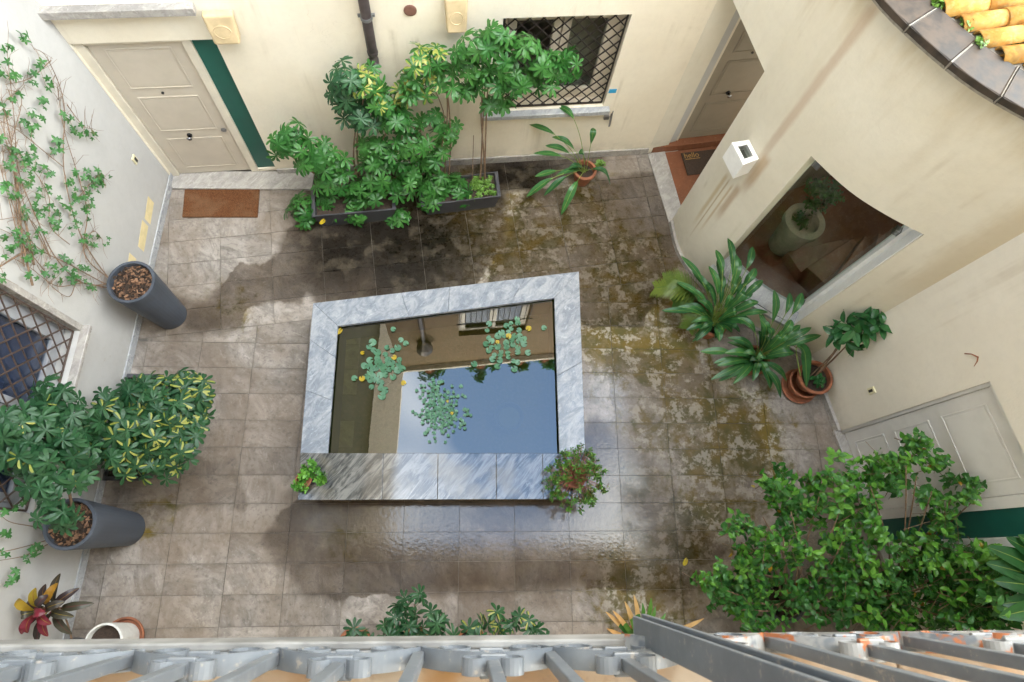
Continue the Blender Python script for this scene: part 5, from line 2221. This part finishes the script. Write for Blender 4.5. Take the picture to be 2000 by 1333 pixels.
V1 = thing('variegated_umbrella_plant', 'bushy umbrella plant with yellow splashed leaves in a low trough by the left wall', 'plant', (-3.3, 1.25, 0))
tq = [tuple(fl(250, 737, .30)[:2]), tuple(fl(312, 737, .30)[:2])]
trough(V1, [(-3.46, 1.76), (-3.13, 1.76), (-3.15, .72), (-3.49, .72)], .30)
pl = []
boughs = []
for (px, py, z, r) in ((370, 755, .72, 38), (390, 790, .65, 26), (315, 770, .78, 44), (340, 810, .80, 50), (270, 785, .85, 46), (215, 790, .95, 30), (230, 830, .95, 52), (290, 850, .85, 52), (345, 860, .72, 40), (255, 885, .85, 46), (310, 900, .7, 36), (205, 860, .95, 36), (370, 830, .7, 30), (375, 780, .75, 30)):
    c = fl(px, py, z)
    rr = px2m(r, z)
    clump(V1, c, rr, max(4, int(rr * rr * 420)), ROS_V, R, 'palmate_leaf', keep=keep_left, placed=pl, bias=Vector((.2, -.1, .9)))
    boughs.append(c)
stems(V1, [([Vector((-3.3, .95 + .12 * k, .22)), Vector((-3.28, .95 + .12 * k, .5)), c], .012, .006) for k, c in enumerate(boughs[::2])])

VN = thing('climbing_vine', 'sparse five leaved climbing vine spread over the white left wall', 'vine', (c1b.x, c1b.y, .86))
R = random.Random(77)


def lw(px, py, off=.03):
    return LEFT.hit(px, py, off)[2]


root = c1b + Vector((-.12, .02, .88))
runs = [[(60, 560), (45, 500), (38, 420), (30, 340), (15, 260), (5, 200)], [(70, 520), (50, 450), (36, 380), (24, 300), (20, 240), (0, 190)], [(100, 540), (60, 500), (30, 460), (0, 440)], [(95, 500), (70, 460), (48, 400), (35, 320)], [(205, 540), (150, 460), (120, 330), (125, 200), (95, 120), (60, 90)], [(205, 535), (170, 500), (165, 420), (150, 330), (128, 250), (115, 170)],
        [(205, 548), (140, 520), (60, 480), (20, 380), (5, 250)], [(205, 552), (150, 545), (100, 500), (70, 420), (40, 330), (30, 220), (10, 110)],
        [(205, 556), (160, 550), (110, 560), (60, 520), (10, 500)], [(40, 480), (20, 420), (-10, 300)], [(45, 520), (30, 430), (25, 340), (20, 280), (40, 200), (10, 170)],
        [(120, 330), (90, 300), (40, 260), (0, 230)], [(150, 380), (190, 340), (205, 350)], [(100, 500), (60, 430), (0, 430)], [(130, 200), (160, 245), (178, 255)],
        [(130, 480), (100, 440), (95, 380), (60, 330), (10, 310)], [(150, 545), (130, 580), (100, 560), (75, 520)], [(160, 470), (180, 450), (200, 470)], [(95, 120), (60, 150), (10, 160)], [(60, 480), (10, 520), (-10, 530)]]
allpts = []
for k, rn in enumerate(runs):
    pts = [lw(x + R.uniform(-6, 6), y + R.uniform(-6, 6), .03 + R.uniform(0, .03)) for x, y in rn]
    if rn[0][0] == 205:
        pts = [root + Vector((R.uniform(-.05, .05), R.uniform(-.08, .08), -.03))] + pts
    P = catmull(pts, 7)
    b = MB()
    th0 = .007 if rn[0][0] == 205 else (.010 if rn[0][0] in (60, 70) else .0045)
    b.tube(P, [th0 + (.002 - th0) * i / (len(P) - 1) for i in range(len(P))], 5)
    obj('vine_stem', b, M['stem'], VN, smooth=True)
    allpts += P[len(P) // 6:]
tw = MB()
for k in range(420):
    p = R.choice(allpts)
    d = Vector((R.uniform(.0, .05), R.uniform(-1, 1) * .18, R.uniform(-.7, 1) * .18))
    q = p + d * .6 + Vector((R.uniform(0, .03), R.uniform(-.03, .03), .02))
    e = p + d + Vector((.01, 0, R.uniform(-.05, .03)))
    if min(q.x, e.x) > -3.66:
        tw.tube([p, q, e], [.002, .0016, .001], 3)
tag(obj('tendrils', tw, M['stem'], VN), kind='stuff')
spots = [(15, 95), (40, 75), (5, 130), (60, 150), (75, 155), (40, 150), (80, 130), (102, 162), (10, 150), (60, 215), (75, 235), (60, 255), (45, 245), (132, 232), (150, 250), (165, 258), (180, 260), (75, 285), (120, 285), (105, 305), (65, 310), (60, 330), (90, 335),
         (110, 335), (10, 370), (50, 360), (75, 375), (105, 375), (155, 340), (165, 345), (185, 335), (195, 355), (205, 350), (190, 365), (140, 360), (163, 375), (135, 380), (30, 385), (65, 395), (155, 395), (170, 395), (120, 412), (140, 405), (100, 405), (50, 420), (85, 425), (150, 425), (165, 420),
         (115, 445), (85, 450), (110, 440), (20, 455), (45, 450), (60, 470), (145, 450), (160, 470), (185, 470), (200, 472), (70, 480), (35, 480), (55, 500), (20, 495), (95, 530), (125, 520), (135, 515), (145, 535), (165, 520), (175, 560), (65, 545), (10, 540), (130, 545), (150, 545), (95, 525), (5, 210), (30, 190), (25, 300), (5, 280), (45, 300), (10, 325), (85, 205)]
for (x, y) in spots:
    for k in range(R.choice((3, 3, 4))):
        p = lw(x + R.uniform(-13, 13), y + R.uniform(-12, 12), .05 + R.uniform(0, .05))
        leafobj('vine_leaf', R.choice(VINE), p, facing(Vector((.8, -.1, .6)), R, .35), R.uniform(.42, .82), VN)

VN2 = thing('climbing_vine', 'short vine strands trailing over the white wall below the lower planter', 'vine', (c2b.x - .2, c2b.y, .95))
for rn in ([(110, 1050), (60, 1065), (20, 1075), (-10, 1080)], [(100, 1060), (50, 1085), (0, 1095)], [(110, 1045), (70, 1030), (20, 1020), (-5, 1000)]):
    pts = [lw(x, y, .06) for x, y in rn]
    b = MB()
    P = catmull(pts, 6)
    b.tube(P, [.005 - .003 * i / len(P) for i in range(len(P))], 5)
    obj('vine_stem', b, M['stem'], VN2, smooth=True)
for (x, y) in ((10, 1000), (30, 990), (45, 985), (15, 1045), (5, 1035), (60, 1075), (70, 1085), (55, 1095), (75, 1065), (30, 1130), (20, 1140), (10, 1080), (95, 1060), (25, 1120)):
    for k in range(2):
        leafobj('vine_leaf', R.choice(VINE), lw(x + R.uniform(-7, 7), y + R.uniform(-7, 7), .06 + R.uniform(0, .05)), facing(Vector((.8, 0, .6)), R), R.uniform(.55, .85), VN2)

# croton in the corner and the white pot
cc = fl(66, 1195, .95)
CR = thing('croton', 'croton with red, yellow and near black leaves at the lower left wall', 'plant', (cc.x, cc.y, 0))
round_pot(CR, (cc.x, cc.y - .42, 0), .10, .14, .26, M['trough'])
R = random.Random(3)
for k in range(22):
    a = k * 2.4
    d = .14 + .17 * (k / 22)
    top = Vector((cc.x, cc.y, .98 - .014 * k))
    T = top + Vector((math.cos(a) * d, math.sin(a) * d, .05 - .1 * k / 22))
    if not keep_left(T):
        T.x += .08
    mt_ = M['lf_red'] if k % 5 in (0, 2) and k < 11 else (M['lf_orange'] if k % 5 == 1 and k < 14 else M['lf_purple'])
    blade('leaf_blade', [top - Vector((0, 0, .1)), top.lerp(T, .3) + Vector((0, 0, .02)), top.lerp(T, .7) + Vector((0, 0, .04)), T], .075, CR, .2, [mt_, M['lf_orange'] if k % 3 else M['lf_red']], OVAT)
stems(CR, [([Vector((cc.x, cc.y - .42, .2)), Vector((cc.x + .01, cc.y, .6)), Vector((cc.x, cc.y, .95))], .009, .006)])
wp = fl(203, 1256, .4)
WP = thing('empty_pot', 'white round pot with dark soil set in a terracotta saucer under the balcony', 'pot', (wp.x, wp.y, 0))
round_pot(WP, (wp.x, wp.y, 0), .13, .165, .42, M['pot_white'], .018, lip=False)
b = MB()
b.lathe([(.15, 0), (.185, .05), (.185, .065), (.17, .065), (.15, .03), (0, .03)], (wp.x, wp.y, .003), 28, True)
obj('saucer', b, M['terracotta'], WP)

# ------------------------------------------------------------------ pots on the pond corners
R = random.Random(12)
a1 = fl(598, 940, ZP)
SP = thing('succulent_pot', 'small clay pot of light green rosettes on the left front pond corner', 'plant', tuple(a1), 'pots on the pond corners')
b = MB()
b.lathe([(.05, 0), (.07, .09), (.077, .10), (.077, .115), (.062, .115), (.058, .08), (0, .08)], tuple(a1 + Vector((0, 0, .001))), 20, True)
obj('pot', b, M['terracotta'], SP)
pl = []
for (px, py, r) in ((610, 918, .09), (585, 950, .07), (625, 935, .06), (595, 925, .06)):
    clump(SP, fl(px, py, ZP + .13), r, 12, SPR_T, R, 'leaf_sprig', sc=(.55, .8), placed=pl, mind=.022)
a2 = fl(1118, 935, ZP)
BP = thing('bushy_pot', 'round bushy plant with reddish twigs trailing over the right front pond corner', 'plant', tuple(a2), 'pots on the pond corners')
b = MB()
b.lathe([(.07, 0), (.10, .13), (.11, .14), (.11, .16), (.09, .16), (.085, .12), (0, .12)], tuple(a2 + Vector((0, 0, .001))), 20, True)
obj('pot', b, M['terracotta'], BP)
pl = []
red_stem = simple('reddish_twig', (.25, .08, .05), .7, .3, scale=30)
tw = MB()
for k in range(170):
    a = R.uniform(0, 2 * PI)
    d = .31 * math.sqrt(R.random()) * R.uniform(.8, 1.12)
    T = a2 + Vector((math.cos(a) * d, math.sin(a) * d, .30 - d * .55 + R.uniform(-.05, .05)))
    tw.tube([a2 + Vector((0, 0, .14)), a2.lerp(T, .5) + Vector((0, 0, .13)), T], [.0022, .0018, .001], 3)
    if d > .09 or k % 3 == 0:
        leafobj('leaf_sprig', R.choice(SPR_S), T, facing(Vector((math.cos(a) * .6, math.sin(a) * .6, .6)), R, .5), R.uniform(.7, 1.15), BP)
tag(obj('twigs', tw, red_stem, BP), kind='stuff')

# ------------------------------------------------------------------ big shrub at the lower right
R = random.Random(44)
sh_c = Vector((3.15, -.32, 0))
SH = thing('evergreen_shrub', 'left part of the big evergreen bush, growing from the black pot that shows its soil', 'plant', tuple(sh_c), 'evergreen shrubs at the lower right')
SH2 = thing('evergreen_shrub', 'right part of the big evergreen bush, reaching up before the grey door and green panel', 'plant', (fl(1720, 1165, .38).x, fl(1720, 1165, .38).y, 0), 'evergreen shrubs at the lower right')
for (px, py, r, h, t) in ((1535, 1175, .19, .36, SH), (1720, 1165, .20, .38, SH2)):
    c = fl(px, py, h)
    round_pot(t, (c.x, c.y, 0), r * .8, r, h, M['trough'], .02)
extra_zone = [(1960, 1130, 1.9), (1990, 1165, 2.0), (1940, 1170, 1.8), (1975, 1200, 1.9), (1920, 1205, 1.6), (1900, 1150, 1.55), (1860, 1200, 1.35), (1880, 1120, 1.5), (1840, 1150, 1.3), (1800, 1200, 1.1), (1760, 1170, 1.1), (1740, 1210, .95), (1690, 1200, .9), (1650, 1170, .95), (1610, 1205, .8), (1560, 1210, .75), (1600, 1150, .95), (1820, 1090, 1.4), (1780, 1040, 1.45), (1730, 1090, 1.2), (1700, 1130, 1.1), (1660, 1080, 1.2), (1780, 1130, 1.2), (1540, 1130, .95), (1500, 1080, 1.0)]
zone = [(1380, 1140, .9), (1420, 1130, .95), (1400, 1175, .8), (1470, 1180, .8), (1450, 1060, 1.0), (1440, 1100, .95), (1490, 1010, 1.05), (1510, 945, 1.1), (1545, 1000, 1.15), (1560, 960, 1.2), (1530, 1050, 1.15), (1575, 1050, 1.2), (1600, 970, 1.25), (1625, 925, 1.3), (1640, 1000, 1.3),
        (1655, 945, 1.4), (1700, 950, 1.45), (1720, 910, 1.5), (1770, 900, 1.6), (1800, 870, 1.65), (1790, 930, 1.6), (1840, 910, 1.65), (1820, 960, 1.6), (1760, 960, 1.55), (1860, 970, 1.6), (1900, 990, 1.6), (1915, 965, 1.65), (1880, 1020, 1.5), (1830, 1020, 1.5),
        (1700, 1000, 1.35), (1650, 1050, 1.25), (1600, 1090, 1.15), (1560, 1100, 1.1), (1620, 1140, 1.0), (1680, 1100, 1.15), (1740, 1050, 1.3), (1790, 1070, 1.3), (1850, 1070, 1.4), (1900, 1060, 1.4), (1760, 1120, 1.1), (1820, 1130, 1.1), (1700, 1160, 1.0), (1640, 1190, .9), (1580, 1180, .9), (1720, 1200, .9), (1780, 1190, .95), (1850, 1180, 1.0), (1900, 1130, 1.5), (1950, 1150, 1.75), (1960, 1100, 1.85), (1930, 1110, 1.7), (1990, 1140, 1.95), (1970, 1210, 1.7), (1410, 1150, .75), (1440, 1140, .8), (1430, 1190, .7), (1460, 1210, .7), (1480, 1120, .95), (1500, 1200, .7), (1880, 1210, .9), (1820, 1215, .85), (1930, 1200, 1.5), (1985, 1180, 1.85), (1900, 1180, 1.3), (1860, 1130, 1.3), (1870, 1100, 1.4)]
for (t, lo, hi, cap) in ((SH, 0, 1690, 160), (SH2, 1690, 2100, 215)):
    pl = []
    n_s = tries = 0
    zz_ = [q for q in zone + extra_zone if lo - 60 < q[0] < hi + 60]
    while n_s < cap and tries < 9000:
        tries += 1
        za, zb = R.choice(zz_), R.choice(zz_)
        if math.hypot(za[0] - zb[0], za[1] - zb[1]) > 110:
            continue
        f = R.random()
        px = za[0] + (zb[0] - za[0]) * f + R.gauss(0, 17)
        py = za[1] + (zb[1] - za[1]) * f + R.gauss(0, 17)
        if not lo <= px < hi:
            continue
        z = za[2] + (zb[2] - za[2]) * f + R.uniform(-.22, .10)
        p = fl(px, py, z)
        if not keep_right(p) or any((p - q).length < .066 for q in pl):
            continue
        pl.append(p)
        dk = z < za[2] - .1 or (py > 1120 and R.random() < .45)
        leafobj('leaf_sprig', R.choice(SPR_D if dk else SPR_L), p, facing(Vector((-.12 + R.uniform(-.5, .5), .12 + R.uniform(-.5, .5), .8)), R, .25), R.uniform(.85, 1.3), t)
        n_s += 1
for (px, py, z, t) in ((1798, 852, 1.75, SH2), (1812, 872, 1.7, SH2), (1785, 885, 1.65, SH2), (1852, 888, 1.75, SH2), (1838, 905, 1.7, SH2), (1915, 948, 1.75, SH2), (1905, 970, 1.7, SH2), (1720, 892, 1.55, SH2), (1700, 905, 1.5, SH2), (1660, 925, 1.4, SH),
                       (1505, 940, 1.15, SH), (1525, 955, 1.15, SH), (1540, 980, 1.1, SH), (1620, 925, 1.35, SH), (1440, 1022, 1.0, SH), (1465, 1035, 1.0, SH), (1392, 1130, .85, SH), (1412, 1105, .9, SH), (1585, 985, 1.2, SH), (1950, 1085, 1.9, SH2)):
    for k in range(2):
        leafobj('leaf_sprig', R.choice(SPR_L), fl(px + R.uniform(-7, 7), py + R.uniform(-7, 7), z - .05 * k), facing(Vector((-.1, .15, .9)), R, .2), R.uniform(.75, 1.05), t)
for (t, lo, hi, bx_) in ((SH, 0, 1660, (1535, 1175, .32)), (SH2, 1660, 2100, (1720, 1165, .34))):
    st_ = []
    for (px, py, z) in [q for q in zone[4:] if lo <= q[0] < hi][::2]:
        c = fl(px, py, z)
        b0 = fl(*bx_)
        st_.append(([b0 + Vector((R.uniform(-.06, .06), R.uniform(-.06, .06), 0)), b0.lerp(c, .45) + Vector((R.uniform(-.08, .08), R.uniform(-.08, .08), .12)), c], .012, .004))
    stems(t, st_, name='branch')

BL2 = thing('broad_leaf_plant', 'broad glossy leaved plant half out of frame beside the right door', 'plant', (4.1, -.4, 0))
R = random.Random(5)
bc = fl(2010, 1150, 1.55)
for (tx, ty, z) in ((1928, 1068, 2.05), (1965, 1050, 2.1), (1988, 1045, 2.15), (1925, 1100, 2.0), (1950, 1205, 1.95), (1940, 1135, 2.0), (2010, 1060, 2.1), (1955, 1180, 1.95)):
    T = fl(tx, ty, z)
    blade('leaf_blade', [bc, bc.lerp(T, .35) + Vector((0, 0, .25)), bc.lerp(T, .7) + Vector((0, 0, .18)), T], .16, BL2, .25, None, OVAT)
round_pot(BL2, (bc.x, bc.y, 0), .14, .18, .3, M['terracotta'])
BL2.location = (bc.x, bc.y, 0)
for ch in BL2.children:
    ch.location = -BL2.location

# ------------------------------------------------------------------ plants under the balcony edge
R = random.Random(14)
for (cl, z, lab, ms) in (([(810, 1180, 30), (770, 1215, 32), (835, 1215, 34), (795, 1235, 30), (860, 1235, 24), (745, 1240, 22)], .85, 'umbrella plant top left of centre poking out from under the balcony', ROS_D),
                         ([(920, 1232, 26), (965, 1215, 24), (985, 1232, 28), (1025, 1225, 24), (1055, 1240, 18)], .8, 'pale splashed umbrella plant top right of centre under the balcony', ROS_V),
                         ([(692, 1240, 14), (715, 1245, 14)], .8, 'few dark umbrella leaves just showing under the balcony', ROS_D)):
    c = fl(cl[0][0], 1262, .3)
    t = thing('umbrella_plant', lab, 'plant', (c.x, c.y, 0))
    round_pot(t, (c.x, c.y, 0), .11, .15, .28, M['terracotta'])
    pl = []
    for (px, py, r) in cl:
        p = fl(px, py, z)
        rr = px2m(r, z)
        clump(t, p, rr, max(2, int(rr * rr * 260)), ms, R, 'palmate_leaf', placed=pl, bias=Vector((0, .1, 1)), sc=(.8, 1.0))
    stems(t, [([Vector((c.x, c.y, .22)), Vector((c.x, c.y, .5)), fl(cl[0][0], cl[0][1], z - .05)], .010, .006)])
ac = fl(1245, 1258, .3)
AG = thing('agave_plant', 'spiky plant with dried orange leaf tips below the balcony rail post', 'plant', (ac.x, ac.y, 0))
round_pot(AG, (ac.x, ac.y, 0), .11, .15, .26, M['terracotta'])
for k, (px, py, z) in enumerate(((1183, 1195, .5), (1197, 1193, .55), (1220, 1175, .65), (1238, 1162, .7), (1272, 1168, .7), (1300, 1198, .6), (1185, 1228, .45), (1375, 1208, .5), (1280, 1185, .6), (1225, 1195, .5), (1255, 1178, .65), (1310, 1215, .5))):
    T = fl(px, py, z)
    c = Vector((ac.x, ac.y, .26))
    P = [c, c.lerp(T, .4) + Vector((0, 0, .10)), c.lerp(T, .75) + Vector((0, 0, .08)), T]
    bl = blade('leaf_blade', P, .05, AG, .05, [M['lf_small'] if k % 3 else M['lf_strel'], M['lf_cover']], [(0, .8), (.4, 1.0), (.75, .7), (1, .06)], rib=False)
    if k in (0, 1, 2, 3, 6, 7, 9):
        bl.data.materials[1] = M['lf_brown']
        n = len(bl.data.polygons)
        for p_ in bl.data.polygons:
            if p_.index > n - 34:
                p_.material_index = 1

# tall tub with greenery inside the stairwell
zc = .70
ip = fl(1573, 432, zc)
IP = thing('indoor_planter', 'big grey cylindrical planter with dark foliage behind the curved glass', 'planter', (ip.x, ip.y, .10))
b = MB()
b.lathe([(.15, 0), (.205, zc - .22), (.205, zc - .20), (.235, zc - .19), (.235, zc - .10), (.165, zc - .10), (.16, zc - .2), (.0, zc - .2)], (ip.x, ip.y, .101), 36, True)
obj('pot', b, simple('grey_concrete', (.40, .365, .30), .8, .15, scale=8), IP)
R = random.Random(6)
for (dx, dy, dz, r) in ((0, .03, -.08, .12), (.10, .15, .10, .14), (.25, .25, .2, .16), (.1, .28, .25, .14)):
    clump(IP, ip + Vector((dx, dy, dz)), r, 14, SPR_D, R, 'leaf_sprig', sc=(.6, .9), mind=.03)

# weeds on the tower roof
R = random.Random(2)
for k, (px, py) in enumerate(((1885, 45), (1830, 5), (1915, 85), (1945, 25), (1990, 75))):
    p = fl(px, py, ZC + .06)
    t = thing('roof_weed', ['tuft of bright weed between tiles and slate, middle', 'tuft of weed at the top edge of the roof', 'tuft of weed at the end of the third tile row', 'yellow green weed between the upper tile rows', 'weed tuft at the right edge of the tiles'][k], 'weed', tuple(p), 'weeds on the tiled roof')
    clump(t, p, .05, 7, SPR_C, R, 'leaf_sprig', sc=(.8, 1.3), mind=.012)

# ------------------------------------------------------------------ balcony railing
RL = thing('balcony_railing', 'blue grey iron balcony railing with scrolls along the bottom edge', 'railing', (0, -.118, ZS))
YR = -.122
xe = [fl(px, 1258, ZS + .03).x for px in (-10, 266, 544, 820, 1068)]
xo = [fl(px, 1258, ZS + .03).x for px in (135, 416, 689, 957, 1190)]
bw_ = .0072


def vbar(x, y, z0, z1, mat, parent, hw=bw_):
    b = MB()
    b.box(x - hw, x + hw, y - hw, y + hw, z0, z1)
    return obj('bar', b, mat, parent, bev=.0015)


def strip(parent, pts, y0, y1, th, mat, name='scroll'):
    """flat iron strip bent in the plane of the railing (x, z), as deep as the bars"""
    P = [Vector((p[0], p[1])) for p in pts]
    b = MB()
    n = len(P)
    for i, p in enumerate(P):
        tg = (P[min(i + 1, n - 1)] - P[max(i - 1, 0)]).normalized()
        nr_ = Vector((-tg.y, tg.x)) * th * .5
        for q in (p - nr_, p + nr_):
            b.v += [(q.x, y0, q.y), (q.x, y1, q.y)]
    for i in range(n - 1):
        a = 4 * i
        for (s, e) in ((0, 1), (1, 3), (3, 2), (2, 0)):
            b.quad(a + s, a + e, a + 4 + e, a + 4 + s)
    b.quad(0, 2, 3, 1)
    b.quad(4 * n - 4, 4 * n - 3, 4 * n - 1, 4 * n - 2)
    return obj(name, b, mat, parent, smooth=False)


def railing(parent, xs_even, xs_odd, y, mat, mat2, z0):
    for x in xs_even:
        vbar(x, y, z0 + .02, z0 + .95, mat, parent)
    for x in xs_odd:
        vbar(x, y, z0 + .019, z0 + .95, mat, parent)
        for s in (-1, 1):
            cx_ = x + s * (.0145 + bw_)
            # upper curl touching the bar, lower curl on the rail, and the arch to the next plain bar
            pts = [(cx_ + .0138 * math.cos(a), z0 + .118 + .0138 * math.sin(a)) for a in [math.radians(200 + 20 * k) for k in range(19)]]
            strip(parent, pts, y - .0095, y + .0095, .003, mat2, 'ring')
            cx_ = x + s * .046
            pts = [(cx_ + .019 * math.cos(a), z0 + .041 + .019 * math.sin(a)) for a in [math.radians(20 * k) for k in range(19)]]
            strip(parent, pts, y - .011, y + .011, .0035, mat2, 'ring')
            bow = []
            for k in range(15):
                t = k / 14
                bow.append((x + s * (.009 + .086 * t), z0 + .094 - .060 * t * t))
            strip(parent, bow, y - .012, y + .012, .0035, mat2)
        b = MB()
        b.box(x - .016, x + .016, y - .0135, y + .0135, z0 + .118, z0 + .126)
        obj('collar', b, mat2, parent, bev=.002)
        b = MB()
        b.box(x - .015, x + .015, y - .013, y + .013, z0 + .062, z0 + .070)
        obj('collar', b, mat2, parent, bev=.002)


railing(RL, xe, xo, YR, M['rail'], M['rail_light'], ZS)
b = MB()
b.box(-1.0, .21, YR - .012, YR + .004, ZS + .004, ZS + .014)
obj('bottom_rail', b, M['rail_light'], RL, bev=.003)
b = MB()
b.box(-1.2, .25, YR - .02, YR + .02, ZS + .952, ZS + .99)
obj('hand_rail', b, M['rail'], RL, bev=.004)
# the pair of flat end posts
xp = fl(1238, 1205, ZS + .01)
for k, dx in enumerate((0, .0125)):
    b = MB()
    b.box(xp.x + dx, xp.x + dx + .007, xp.y - .034 + k * .003, xp.y + .003 * k, ZS + .002, ZS + .99)
    obj('end_post', b, M['rail'], RL, bev=.0012)
RR = thing('balcony_railing', 'rust stained railing section with peeling paint at the lower right', 'railing', (.6, -.118, ZS))
xs = [fl(px, 1250, ZS + .03).x for px in (1355, 1500, 1622, 1765, 1880, 2020, 2150)]
railing(RR, xs[1::2], xs[0::2], YR + .012, M['rail'], M['rail_rust'], ZS)
b = MB()
b.box(xp.x + .04, 1.6, YR - .002, YR + .012, ZS + .004, ZS + .014)
obj('bottom_rail', b, M['rail_rust'], RR, bev=.003)
b = MB()
b.box(xp.x + .03, 1.8, YR - .01, YR + .03, ZS + .952, ZS + .99)
obj('hand_rail', b, M['rail'], RR, bev=.004)
